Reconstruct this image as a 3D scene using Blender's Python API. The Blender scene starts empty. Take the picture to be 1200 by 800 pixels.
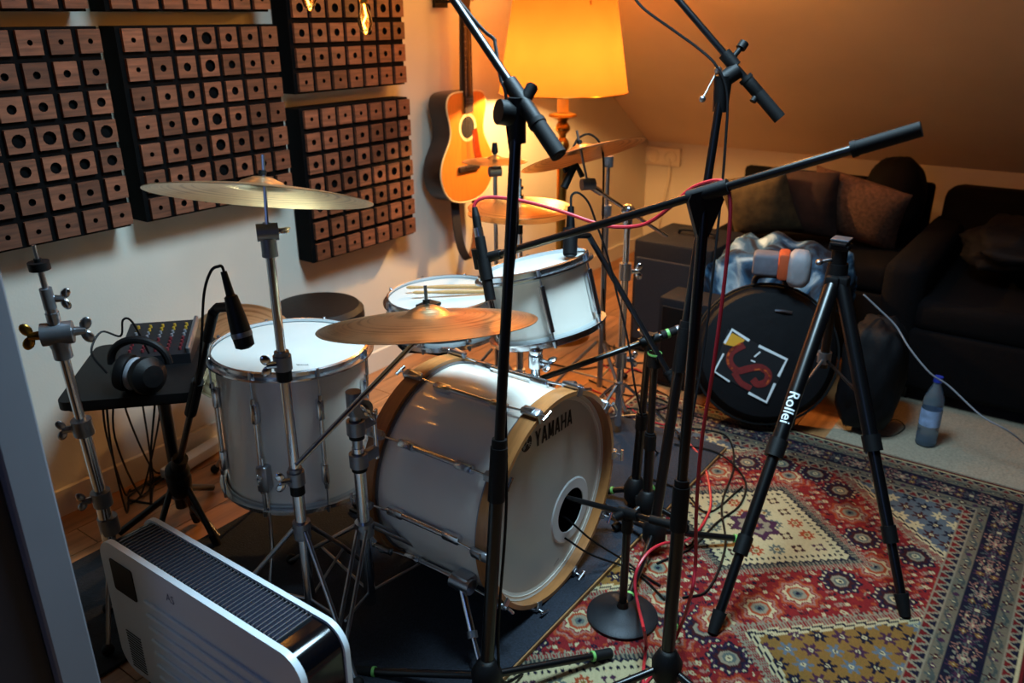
import bpy, bmesh, math, random
import numpy as np
from mathutils import Vector, Matrix, Quaternion
random.seed(7)
rng = np.random.default_rng(7)
SC = bpy.context.scene
COL = SC.collection
PI = math.pi
# ------------------------------------------------------------------ camera
CAM_F, CAM_P, CAM_R, CAM_Y = 960.0, math.radians(21.656), math.radians(-.247), math.radians(35.823)
CAM = np.array([0, 0, 1.5])
_f = np.array([math.cos(CAM_Y)*math.cos(CAM_P), math.sin(CAM_Y)*math.cos(CAM_P), -math.sin(CAM_P)])
_r0 = np.array([math.sin(CAM_Y), -math.cos(CAM_Y), 0]); _u0 = np.cross(_r0, _f)
_rt = math.cos(CAM_R)*_r0 + math.sin(CAM_R)*_u0; _up = np.cross(_rt, _f)
def ray(x, y): return (x-600)/CAM_F*_rt - (y-400)/CAM_F*_up + _f
def onz(x, y, z=0.0): d = ray(x, y); return Vector(CAM + d*(z-CAM[2])/d[2])
def ony(x, y, Y): d = ray(x, y); return Vector(CAM + d*(Y-CAM[1])/d[1])
def onx(x, y, X): d = ray(x, y); return Vector(CAM + d*(X-CAM[0])/d[0])
def dep(x, y, D): return Vector(CAM + ray(x, y)*D)
cd = bpy.data.cameras.new('camera'); cam = bpy.data.objects.new('camera', cd); COL.objects.link(cam)
cam.matrix_world = Matrix(((_rt[0], _up[0], -_f[0], 0), (_rt[1], _up[1], -_f[1], 0), (_rt[2], _up[2], -_f[2], 1.5), (0, 0, 0, 1)))
cd.sensor_width = 36; cd.lens = CAM_F*36/1200; cd.clip_start = .02
cd.dof.use_dof = True; cd.dof.focus_distance = 2.0; cd.dof.aperture_fstop = 3.2
SC.camera = cam
# ------------------------------------------------------------------ world, light, exposure
wd = bpy.data.worlds.new('world'); SC.world = wd; wd.use_nodes = True
bg = wd.node_tree.nodes['Background']; bg.inputs[0].default_value = (.25, .36, .7, 1); bg.inputs[1].default_value = .35
SC.view_settings.view_transform = 'Standard'; SC.view_settings.look = 'None'
SC.view_settings.gamma = 1; SC.view_settings.use_curve_mapping = False; SC.view_settings.exposure = 0.15
def area(name, loc, normal, sx, sy, col, watts):
    l = bpy.data.lights.new(name, 'AREA'); l.shape = 'RECTANGLE'; l.size = sx; l.size_y = sy; l.color = col; l.energy = watts
    o = bpy.data.objects.new(name, l); COL.objects.link(o); o.location = loc
    o.rotation_euler = Vector(normal).to_track_quat('-Z', 'Y').to_euler(); return o
SKY_N = Vector((-.533, 0, -.846))
sk = area('skylight_daylight', (1.62, .88, 2.60), (-.06, .10, -1), .75, .75, (.54, .82, 1.0), 52); sk.data.spread = math.radians(115)
area('window_daylight', (-1.42, .2, 1.75), (1, .35, -.2), .8, 1.0, (.22, .40, 1.0), 3.4)
def point(name, loc, col, watts, r=.03):
    l = bpy.data.lights.new(name, 'POINT'); l.color = col; l.energy = watts; l.shadow_soft_size = r
    o = bpy.data.objects.new(name, l); COL.objects.link(o); o.location = loc; return o

# ------------------------------------------------------------------ materials
def lin(c):
    if isinstance(c, str):
        c = [int(c[i:i+2], 16)/255 for i in (0, 2, 4)]
    return tuple(((v/12.92) if v <= .04045 else ((v+.055)/1.055)**2.4) for v in c)
MATS = {}
def mat(name, col, rough=.5, metal=0.0, noise=0.0, nscale=20., bump=0.0, bscale=80., coat=0.0, spec=None, stretch=None, trans=0.0, sheen=0.0, obj_rand=0.0, ior=None):
    if name in MATS: return MATS[name]
    m = bpy.data.materials.new(name); m.use_nodes = True; nt = m.node_tree; N = nt.nodes; L = nt.links
    b = N['Principled BSDF']; c = lin(col)
    b.inputs['Base Color'].default_value = (*c, 1); b.inputs['Roughness'].default_value = rough; b.inputs['Metallic'].default_value = metal
    if coat: b.inputs['Coat Weight'].default_value = coat; b.inputs['Coat Roughness'].default_value = .08
    if spec is not None: b.inputs['Specular IOR Level'].default_value = spec
    if trans: b.inputs['Transmission Weight'].default_value = trans
    if ior: b.inputs['IOR'].default_value = ior
    if sheen: b.inputs['Sheen Weight'].default_value = sheen
    tc = N.new('ShaderNodeTexCoord'); mp = N.new('ShaderNodeMapping'); L.new(tc.outputs['Object'], mp.inputs[0])
    if stretch: mp.inputs['Scale'].default_value = stretch
    if obj_rand:
        oi = N.new('ShaderNodeObjectInfo'); vm = N.new('ShaderNodeVectorMath'); vm.operation = 'ADD'
        sc = N.new('ShaderNodeVectorMath'); sc.operation = 'SCALE'; sc.inputs[0].default_value = (13.1, 7.7, 9.3)
        L.new(oi.outputs['Random'], sc.inputs['Scale']); L.new(tc.outputs['Object'], vm.inputs[0]); L.new(sc.outputs[0], vm.inputs[1]); L.new(vm.outputs[0], mp.inputs[0])
    src = None
    if noise:
        nz = N.new('ShaderNodeTexNoise'); nz.inputs['Scale'].default_value = nscale; nz.inputs['Detail'].default_value = 5
        L.new(mp.outputs[0], nz.inputs['Vector'])
        mr = N.new('ShaderNodeMapRange'); mr.inputs[1].default_value = .25; mr.inputs[2].default_value = .75; mr.inputs[3].default_value = 1-noise; mr.inputs[4].default_value = 1+noise
        L.new(nz.outputs[0], mr.inputs[0])
        mx = N.new('ShaderNodeVectorMath'); mx.operation = 'SCALE'; mx.inputs[0].default_value = c
        L.new(mr.outputs[0], mx.inputs['Scale']); src = mx.outputs[0]
        if obj_rand:
            m2 = N.new('ShaderNodeMapRange'); m2.inputs[3].default_value = 1-obj_rand; m2.inputs[4].default_value = 1+obj_rand
            L.new(oi.outputs['Random'], m2.inputs[0]); m3 = N.new('ShaderNodeVectorMath'); m3.operation = 'SCALE'
            L.new(src, m3.inputs[0]); L.new(m2.outputs[0], m3.inputs['Scale']); src = m3.outputs[0]
        L.new(src, b.inputs['Base Color'])
    if bump:
        n2 = N.new('ShaderNodeTexNoise'); n2.inputs['Scale'].default_value = bscale; n2.inputs['Detail'].default_value = 3
        L.new(mp.outputs[0], n2.inputs['Vector'])
        bp = N.new('ShaderNodeBump'); bp.inputs['Strength'].default_value = bump; bp.inputs['Distance'].default_value = .004
        L.new(n2.outputs[0], bp.inputs['Height']); L.new(bp.outputs[0], b.inputs['Normal'])
    MATS[name] = m; return m
def emis(name, col, s):
    m = bpy.data.materials.new(name); m.use_nodes = True; b = m.node_tree.nodes['Principled BSDF']
    b.inputs['Base Color'].default_value = (*lin(col), 1); b.inputs['Emission Color'].default_value = (*lin(col), 1); b.inputs['Emission Strength'].default_value = s
    return m
M_wall = mat('plaster_wall', 'd0c9bb', .85, noise=.05, nscale=3, bump=.08, bscale=140)
M_ceil = mat('plaster_ceiling', 'd8c6aa', .9, noise=.05, nscale=3, bump=.08, bscale=120)
M_lowbounce = mat('low_bounce_dark', '3a2a22', .7, noise=.3, nscale=8, stretch=(1,8,1))  # dark finish made up for unseen walls and flat ceiling, cuts ambient bounce
M_trim = mat('white_paint', 'd8d8d8', .45, noise=.03, nscale=8)
M_dark_door = mat('dark_door_paint', '17151f', .6, noise=.1, nscale=6)
M_plank = mat('oak_plank', '9c6c44', .42, noise=.35, nscale=6, bump=.1, bscale=40, stretch=(.35, 5, 5), obj_rand=.2)
M_sub = mat('subfloor', '4a2f1c', .8, noise=.1)
M_beige = mat('beige_carpet', '9a8c78', .95, noise=.25, nscale=120, bump=.5, bscale=300)
M_chrome = mat('chrome', 'd6d9de', .2, 1.0)
M_chrome2 = mat('satin_chrome', 'a9adb4', .3, 1.0, noise=.06, nscale=30)
M_castgrey = mat('cast_grey_metal', '85888f', .42, .85, noise=.08, nscale=40)
M_black = mat('black_enamel', '050507', .3, noise=.15, nscale=30)
M_blackmatt = mat('matt_black_plastic', '060608', .55, noise=.2, nscale=60, bump=.1, bscale=200, spec=.25)
M_rubber = mat('black_rubber', '08080a', .7, spec=.25, noise=.2, nscale=50)
M_gun = mat('gunmetal_base', '1b1d22', .5, .5, noise=.2, nscale=60, bump=.15, bscale=260)
M_green = mat('green_ring', '6fae5a', .5, noise=.05)
M_drum = mat('cream_lacquer', 'e6dfd2', .3, noise=.015, nscale=6, coat=.6)
M_head = mat('coated_head', 'bcc0bc', .6, noise=.03, nscale=12, bump=.05, bscale=300)
M_fhead = mat('front_head_film', 'bcbcb6', .38, noise=.06, nscale=5, coat=.2)
M_fring = mat('front_head_rim_ring', 'd2cdc2', .45, noise=.04, nscale=8)
M_maple = mat('maple_hoop', 'a56c3a', .38, noise=.22, nscale=14, stretch=(1, 6, 1), coat=.4)
M_portring = mat('port_ring_white', 'dcdcda', .5, noise=.02)
M_ink = mat('black_ink', '0b0b0d', .6, noise=.1)
M_inside = mat('drum_inside', '14100e', .9, noise=.1)
M_blockwood = mat('walnut_block', '6c4330', .5, noise=.55, nscale=14, bump=.12, bscale=60, stretch=(.6, 1, 7), obj_rand=.4)
M_trayblack = mat('black_tray', '050506', .8, noise=.15, spec=.1)
M_spruce = mat('spruce_top', 'd8772a', .3, noise=.12, nscale=12, stretch=(12, 1, 1), coat=.6)
M_mahog = mat('dark_mahogany', '1d1113', .35, noise=.25, nscale=12, coat=.3)
M_fret = mat('rosewood', '2c1a12', .5, noise=.25, nscale=30)
M_binding = mat('cream_binding', 'e3c690', .5, noise=.03)
M_pickg = mat('tortoise_pickguard', '7a2c10', .25, noise=.3, nscale=40)
M_strap = mat('strap_webbing', '16131a', .85, noise=.25, nscale=80)
M_straptan = mat('strap_underside', '6a3f20', .8, noise=.2, nscale=60)
M_brass = mat('brass', 'b88a3c', .28, 1.0, noise=.12, nscale=20)
M_candle = mat('candle_sleeve', 'e8c26a', .6, noise=.03)
M_leather = mat('black_upholstery', '08070a', .6, spec=.25, noise=.25, nscale=18, bump=.25, bscale=60)
M_sofa = mat('dark_sofa_fabric', '070609', .9, spec=.15, noise=.25, nscale=40, bump=.3, bscale=160)
M_amp = mat('charcoal_tolex', '17171c', .75, spec=.2, noise=.2, nscale=90, bump=.3, bscale=300)
M_bag = mat('black_nylon', '0a0a0e', .7, spec=.2, noise=.25, nscale=20, bump=.35, bscale=30)
M_riser = mat('blue_grey_felt', '1a202b', .95, noise=.5, nscale=160, bump=.6, bscale=220)
M_ply = mat('plywood_edge', '8a6136', .55, noise=.3, nscale=20, stretch=(1, 1, 12))
M_red = mat('red_cable', 'b3202e', .4, noise=.05, nscale=30)
M_cable = mat('black_cable', '060608', .5, spec=.25, noise=.1, nscale=40)
M_white = mat('white_lacquered_steel', 'd3dae0', .36, noise=.02, nscale=10)
M_grill = mat('black_grille', '0b0c12', .3, noise=.1)
M_gloss = mat('gloss_black', '05060a', .12, noise=.05)
M_display = mat('display_black', '030409', .4, noise=.05, spec=.2)
M_stick = mat('hickory', 'b78a52', .5, noise=.12, nscale=20, stretch=(8, 1, 1))
M_grey = mat('grey_pad', '8c8f97', .8, noise=.1, nscale=30, bump=.2)
M_sock = mat('socket_plastic', 'd8cdb9', .45, noise=.02)
M_letter = mat('white_print', 'd9dee0', .6, noise=.02)
M_bronze = None
def bronze():
    m = bpy.data.materials.new('lathed_bronze'); m.use_nodes = True; nt = m.node_tree; N = nt.nodes; L = nt.links
    b = N['Principled BSDF']; b.inputs['Metallic'].default_value = 1; b.inputs['Roughness'].default_value = .3
    tc = N.new('ShaderNodeTexCoord'); ln = N.new('ShaderNodeVectorMath'); ln.operation = 'LENGTH'; L.new(tc.outputs['Object'], ln.inputs[0])
    s1 = N.new('ShaderNodeMath'); s1.operation = 'MULTIPLY'; s1.inputs[1].default_value = 900; L.new(ln.outputs['Value'], s1.inputs[0])
    sn = N.new('ShaderNodeMath'); sn.operation = 'SINE'; L.new(s1.outputs[0], sn.inputs[0])
    nz = N.new('ShaderNodeTexNoise'); nz.inputs['Scale'].default_value = 9; nz.inputs['Detail'].default_value = 4; L.new(tc.outputs['Object'], nz.inputs['Vector'])
    n3 = N.new('ShaderNodeTexNoise'); n3.noise_dimensions = '1D'; n3.inputs['Scale'].default_value = 90; n3.inputs['Detail'].default_value = 3; L.new(ln.outputs['Value'], n3.inputs['W'])
    ad = N.new('ShaderNodeMath'); ad.operation = 'ADD'; L.new(nz.outputs[0], ad.inputs[0]); L.new(n3.outputs[0], ad.inputs[1])
    cr = N.new('ShaderNodeValToRGB'); cr.color_ramp.elements[0].position = .6; cr.color_ramp.elements[1].position = 1.35/1.3
    cr.color_ramp.elements[0].color = (*lin('93714a'), 1); cr.color_ramp.elements[1].color = (*lin('d6bc92'), 1)
    L.new(ad.outputs[0], cr.inputs[0]); L.new(cr.outputs[0], b.inputs['Base Color'])
    bp = N.new('ShaderNodeBump'); bp.inputs['Strength'].default_value = .12; bp.inputs['Distance'].default_value = .0006; L.new(sn.outputs[0], bp.inputs['Height']); L.new(bp.outputs[0], b.inputs['Normal'])
    return m
M_bronze = bronze()

# ------------------------------------------------------------------ mesh helpers
def V(*a): return Vector(a[0]) if len(a) == 1 else Vector(a)
def basis(n):
    n = V(n).normalized(); a = Vector((0, 0, 1)).cross(n)
    if a.length < 1e-4: a = Vector((1, 0, 0))
    a.normalize(); return a, n.cross(a), n
class MB:
    def __init__(s): s.v = []; s.f = []; s.m = []; s.mi = 0
    def add(s, vs, fs):
        k = len(s.v); s.v += [V(p) for p in vs]; s.f += [tuple(i+k for i in f) for f in fs]; s.m += [s.mi]*len(fs); return s
    def box(s, c, d, R=None):
        c = V(c); x, y, z = d[0]/2, d[1]/2, d[2]/2
        vs = [Vector(q) for q in ((-x,-y,-z),(x,-y,-z),(x,y,-z),(-x,y,-z),(-x,-y,z),(x,-y,z),(x,y,z),(-x,y,z))]
        if R is not None: vs = [R @ q for q in vs]
        return s.add([c+q for q in vs], [(0,3,2,1),(4,5,6,7),(0,1,5,4),(1,2,6,5),(2,3,7,6),(3,0,4,7)])
    def rbox(s, c, d, r=.01, seg=2, R=None):
        bm = bmesh.new(); bmesh.ops.create_cube(bm, size=1)
        for v in bm.verts: v.co = Vector((v.co.x*d[0], v.co.y*d[1], v.co.z*d[2]))
        bmesh.ops.bevel(bm, geom=bm.edges[:], offset=r, segments=seg, affect='EDGES', profile=.5)
        bm.verts.index_update(); vs = [v.co.copy() for v in bm.verts]; fs = [tuple(v.index for v in f.verts) for f in bm.faces]; bm.free()
        if R is not None: vs = [R @ q for q in vs]
        return s.add([V(c)+q for q in vs], fs)
    def cyl(s, p0, p1, r0, r1=None, n=14, cap=True):
        p0, p1 = V(p0), V(p1); r1 = r0 if r1 is None else r1; a, b, _ = basis(p1-p0); vs = []
        for p, r in ((p0, r0), (p1, r1)):
            vs += [p + a*(r*math.cos(2*PI*i/n)) + b*(r*math.sin(2*PI*i/n)) for i in range(n)]
        fs = [(i, (i+1) % n, n+(i+1) % n, n+i) for i in range(n)]
        if cap: fs += [tuple(range(n-1, -1, -1)), tuple(range(n, 2*n))]
        return s.add(vs, fs)
    def lathe(s, prof, o=(0,0,0), ax=(0,0,1), n=32, closed=False):
        o = V(o); a, b, c = basis(ax); vs = []; fs = []; k = len(prof)
        for r, h in prof:
            vs += [o + c*h + a*(r*math.cos(2*PI*i/n)) + b*(r*math.sin(2*PI*i/n)) for i in range(n)]
        for j in range(k if closed else k-1):
            j2 = (j+1) % k
            fs += [(j*n+i, j*n+(i+1) % n, j2*n+(i+1) % n, j2*n+i) for i in range(n)]
        return s.add(vs, fs)
    def disc(s, o, ax, r, n=32):
        a, b, _ = basis(ax); o = V(o)
        return s.add([o + a*(r*math.cos(2*PI*i/n)) + b*(r*math.sin(2*PI*i/n)) for i in range(n)], [tuple(range(n))])
    def sph(s, c, r, n=14, k=8, sc=(1,1,1), R=None):
        c = V(c); vs = []; fs = []
        for j in range(1, k):
            t = PI*j/k
            for i in range(n):
                q = Vector((r*math.sin(t)*math.cos(2*PI*i/n)*sc[0], r*math.sin(t)*math.sin(2*PI*i/n)*sc[1], r*math.cos(t)*sc[2]))
                vs.append(c + (R @ q if R else q))
        for j in range(k-2): fs += [(j*n+i, (j+1)*n+i, (j+1)*n+(i+1) % n, j*n+(i+1) % n) for i in range(n)]
        q0 = Vector((0, 0, r*sc[2])); q0 = R @ q0 if R else q0
        vs += [c+q0, c-q0]; T = len(vs)-2
        fs += [(T, i, (i+1) % n) for i in range(n)] + [(T+1, (k-2)*n+(i+1) % n, (k-2)*n+i) for i in range(n)]
        return s.add(vs, fs)
    def tube(s, pts, r, n=8, cap=True):
        pts = [V(p) for p in pts]; K = len(pts); vs = []; fs = []; rs = r if hasattr(r, '__len__') else [r]*K
        t = (pts[1]-pts[0]).normalized(); a, b, _ = basis(t)
        for j, p in enumerate(pts):
            t2 = (pts[min(j+1, K-1)]-pts[max(j-1, 0)]); t2 = t2.normalized() if t2.length > 1e-9 else t
            q = t.rotation_difference(t2); a = q @ a; a = (a - t2*a.dot(t2)).normalized(); b = t2.cross(a); t = t2
            vs += [p + a*(rs[j]*math.cos(2*PI*i/n)) + b*(rs[j]*math.sin(2*PI*i/n)) for i in range(n)]
        for j in range(K-1): fs += [(j*n+i, j*n+(i+1) % n, (j+1)*n+(i+1) % n, (j+1)*n+i) for i in range(n)]
        if cap: fs += [tuple(range(n-1, -1, -1)), tuple(range((K-1)*n, K*n))]
        return s.add(vs, fs)
    def prism(s, o, X, Y, pts, d):
        """outline pts (2D) in plane X,Y at o, extruded by vector d"""
        o, X, Y, d = V(o), V(X), V(Y), V(d); n = len(pts)
        a = [o + X*p[0] + Y*p[1] for p in pts]
        return s.add(a + [q+d for q in a], [tuple(range(n-1, -1, -1)), tuple(range(n, 2*n))] + [(i, (i+1) % n, n+(i+1) % n, n+i) for i in range(n)])
    def mesh(s, name, mats, off=(0,0,0), ang=35, smooth=True):
        off = V(off); me = bpy.data.meshes.new(name)
        me.from_pydata([tuple(p-off) for p in s.v], [], s.f)
        bm = bmesh.new(); bm.from_mesh(me); bmesh.ops.recalc_face_normals(bm, faces=bm.faces[:]); bm.to_mesh(me); bm.free()
        for m in (mats if isinstance(mats, (list, tuple)) else [mats]): me.materials.append(m)
        if any(s.m): me.polygons.foreach_set('material_index', s.m)
        if smooth:
            me.shade_smooth(); me.set_sharp_from_angle(angle=math.radians(ang))
        return me
WL = {}
def thing(name, label, cat, loc, group=None):
    o = bpy.data.objects.new(name, None); COL.objects.link(o); o.location = V(loc); o.empty_display_size = .05; WL[o.name] = V(loc)
    o['label'] = label; o['category'] = cat
    if group: o['group'] = group
    return o
def part(name, mb, m, parent, label=None, smooth=True, ang=35, kind=None):
    off = WL[parent.name]; o = bpy.data.objects.new(name, mb.mesh(name, m, off, ang, smooth)); COL.objects.link(o); o.parent = parent; WL[o.name] = off
    if label: o['label'] = label
    if kind: o['kind'] = kind
    return o
def solo(name, mb, m, loc, label, cat, group=None, smooth=True, ang=35, kind=None):
    o = bpy.data.objects.new(name, mb.mesh(name, m, loc, ang, smooth)); COL.objects.link(o); o.location = V(loc); WL[o.name] = V(loc)
    o['label'] = label; o['category'] = cat
    if group: o['group'] = group
    if kind: o['kind'] = kind
    return o
def struct(name, mb, m, label=None, smooth=False, parent=None):
    o = bpy.data.objects.new(name, mb.mesh(name, m, (0,0,0), 35, smooth)); COL.objects.link(o); WL[o.name] = V(0,0,0)
    if parent: o.parent = parent
    else:
        o['kind'] = 'structure'
        if label: o['label'] = label
    return o
def spline(pts, k=8):
    P = [V(p) for p in pts]; P = [P[0]*2-P[1]] + P + [P[-1]*2-P[-2]]; out = []
    for i in range(1, len(P)-2):
        a, b, c, d = P[i-1:i+3]
        for j in range(k):
            t = j/k; out.append(.5*((2*b)+(c-a)*t+(2*a-5*b+4*c-d)*t*t+(-a+3*b-3*c+d)*t**3))
    out.append(P[-2]); return out
def text_shape(txt, size, sx=1.0, bold=0.0):
    cu = bpy.data.curves.new('lettering', 'FONT'); cu.body = txt; cu.size = size; cu.offset = bold; cu.resolution_u = 3
    ob = bpy.data.objects.new('lettering', cu); COL.objects.link(ob); dg = bpy.context.evaluated_depsgraph_get(); dg.update()
    me = bpy.data.meshes.new_from_object(ob.evaluated_get(dg)); vs = [(v.co.x*sx, v.co.y) for v in me.vertices]; fs = [tuple(p.vertices) for p in me.polygons]
    bpy.data.objects.remove(ob); bpy.data.curves.remove(cu); bpy.data.meshes.remove(me); return vs, fs
def text_mb(txt, size, o, X, Y, sx=1.0, bold=0.0):
    vs, fs = text_shape(txt, size, sx, bold); o, X, Y = V(o), V(X), V(Y); mb = MB(); mb.add([o + X*a + Y*b for a, b in vs], fs); return mb
def rrect(w, h, r, k=6):
    out = []
    for cx, cy, a0 in ((w/2-r, h/2-r, 0), (-w/2+r, h/2-r, 90), (-w/2+r, -h/2+r, 180), (w/2-r, -h/2+r, 270)):
        for i in range(k+1):
            a = math.radians(a0+90*i/k); out.append((cx+r*math.cos(a), cy+r*math.sin(a)))
    return out
def wing(mb, p, ax, r=.012, along=(0,0,1)):
    """a wing nut: boss plus two ears, spinning about ax"""
    p = V(p); ax = V(ax).normalized(); u = V(along); u = (u-ax*u.dot(ax)).normalized()
    mb.cyl(p, p+ax*r*1.2, r*.5, r*.4, 10)
    w_ = ax.cross(u); R = Matrix((ax, w_, u)).transposed()
    for s in (-1, 1): mb.sph(p+ax*r*1.25+u*s*r*.75, r*.78, 10, 7, (.75, .32, 1.0), R @ Matrix.Rotation(s*.55, 3, 'Y'))
    return mb

# ================================================================== THE ROOM
YW, XK, ZK, SL = 2.52, 5.05, .725, .63
def zc(x): return min(2.62, ZK + SL*(XK-x))
XF = XK-(2.62-ZK)/SL
mb = MB().box((1.75, -.05, -.06), (6.7, 5.3, .09)); floor = struct('floor', mb, M_sub, 'dark subfloor under orange-brown wooden planks')
pw = .125; y = -2.6; row = 0; meshes = {}
while y < YW-.01:
    w = min(pw, YW-y); xs = -1.5 - (row*.47) % 1.3
    while xs < XK:
        x0, x1 = max(xs, -1.5), min(xs+1.3, XK)
        if x1-x0 > .03:
            key = (round(x1-x0, 3), round(w, 3))
            if key not in meshes:
                meshes[key] = MB().box((0, 0, -.0075), (key[0]-.003, key[1]-.003, .015)).mesh('plank', M_plank, smooth=False)
            o = bpy.data.objects.new('plank', meshes[key]); COL.objects.link(o); o.parent = floor; o.location = ((x0+x1)/2, y+w/2, 0)
        xs += 1.3
    y += pw; row += 1
mb = MB(); mb.prism((0, YW, 0), (1,0,0), (0,0,1), [(-1.55,-.1),(XK+.1,-.1),(XK+.1,ZK-.02),(XF,2.72),(-1.55,2.72)], (0,.1,0)); struct('wall_left', mb, M_wall, 'cream plaster gable wall')
mb = MB().box((XK+.05, -.05, ZK/2-.03), (.1, 5.3, ZK+.1)); struct('wall_right', mb, M_wall, 'low knee wall under the sloping ceiling')
mb = MB()
z0 = lambda x: ZK+SL*(XK-x)
mb.prism((0, -2.7, 0), (1,0,0), (0,0,1), [(XK+.1, z0(XK+.1)), (XF, 2.62), (XF, 2.72), (XK+.1, z0(XK+.1)+.12)], (0, 5.32, 0))
struct('ceiling', mb, M_ceil, 'sloping attic ceiling')
mb = MB()   # flat part with the skylight opening (x 1.2..2.04, y .48..1.28)
for (xa, xb, ya, yb) in ((-1.5, 1.2, -2.7, 2.62), (1.2, 2.04, -2.7, .48), (1.2, 2.04, 1.28, 2.62)):
    mb.box(((xa+xb)/2, (ya+yb)/2, 2.67), (xb-xa, yb-ya, .1))
struct('ceiling_flat', mb, M_lowbounce, 'flat attic ceiling with a skylight opening')
mb = MB()
for s in (1.18, 2.06): mb.box((s, .88, 2.64), (.04, .88, .08))
for s in (.46, 1.30): mb.box((1.62, s, 2.64), (.88, .04, .08))
struct('window_1', mb, M_trim, 'white skylight frame')
mb = MB()   # wall behind the photographer with a window opening
for (ya, yb, za, zb) in ((-2.7, -.5, -.1, 2.72), (.9, 2.62, -.1, 2.72), (-.5, .9, -.1, 1.1), (-.5, .9, 2.3, 2.72)):
    mb.box((-1.5, (ya+yb)/2, (za+zb)/2), (.1, yb-ya, zb-za))
struct('wall_back', mb, M_lowbounce, 'unseen wall behind the photographer, darkened to cut bounce light')
mb = MB()
for yy in (-.48, .2, .88): mb.box((-1.5, yy, 1.7), (.07, .05, 1.2))
for zz in (1.12, 2.28): mb.box((-1.5, .2, zz), (.07, 1.4, .05))
struct('window_2', mb, M_trim, 'white window frame')
mb = MB().box((1.75, -2.65, 1.3), (6.7, .1, 2.8)); struct('wall_front', mb, M_lowbounce, 'unseen wall, darkened to cut bounce light')
mb = MB().box((1.8, YW-.008, .045), (6.45, .016, .09)); struct('baseboard_left', mb, M_wall, 'white baseboard along the gable wall')
mb = MB().box((XK-.008, -.05, .035), (.016, 5.1, .07)); struct('baseboard_right', mb, M_trim, 'white baseboard along the knee wall')
# white door jamb and the dark door beside it
je = dep(62, 565, 1.42)
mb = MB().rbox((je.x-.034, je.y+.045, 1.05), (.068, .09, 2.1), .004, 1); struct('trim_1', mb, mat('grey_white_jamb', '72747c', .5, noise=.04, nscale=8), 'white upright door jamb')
mb = MB().box((je.x-.45, je.y+.05, 1.05), (.76, .05, 2.1)); d1 = struct('door_1', mb, M_dark_door, 'dark open door beside the white jamb')
mb = MB().cyl((je.x-.13, je.y+.02, 1.02), (je.x-.13, je.y-.03, 1.02), .008).cyl((je.x-.13, je.y-.03, 1.02), (je.x-.24, je.y-.03, 1.02), .008)
struct('door_handle', mb, M_chrome2, parent=d1, smooth=True)
# beige carpet strip in front of the sofa
mb = MB().box((3.95, -.85, .003), (2.02, 3.0, .006)); struct('floor_carpet', mb, M_beige, 'beige carpet in front of the sofa')

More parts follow.
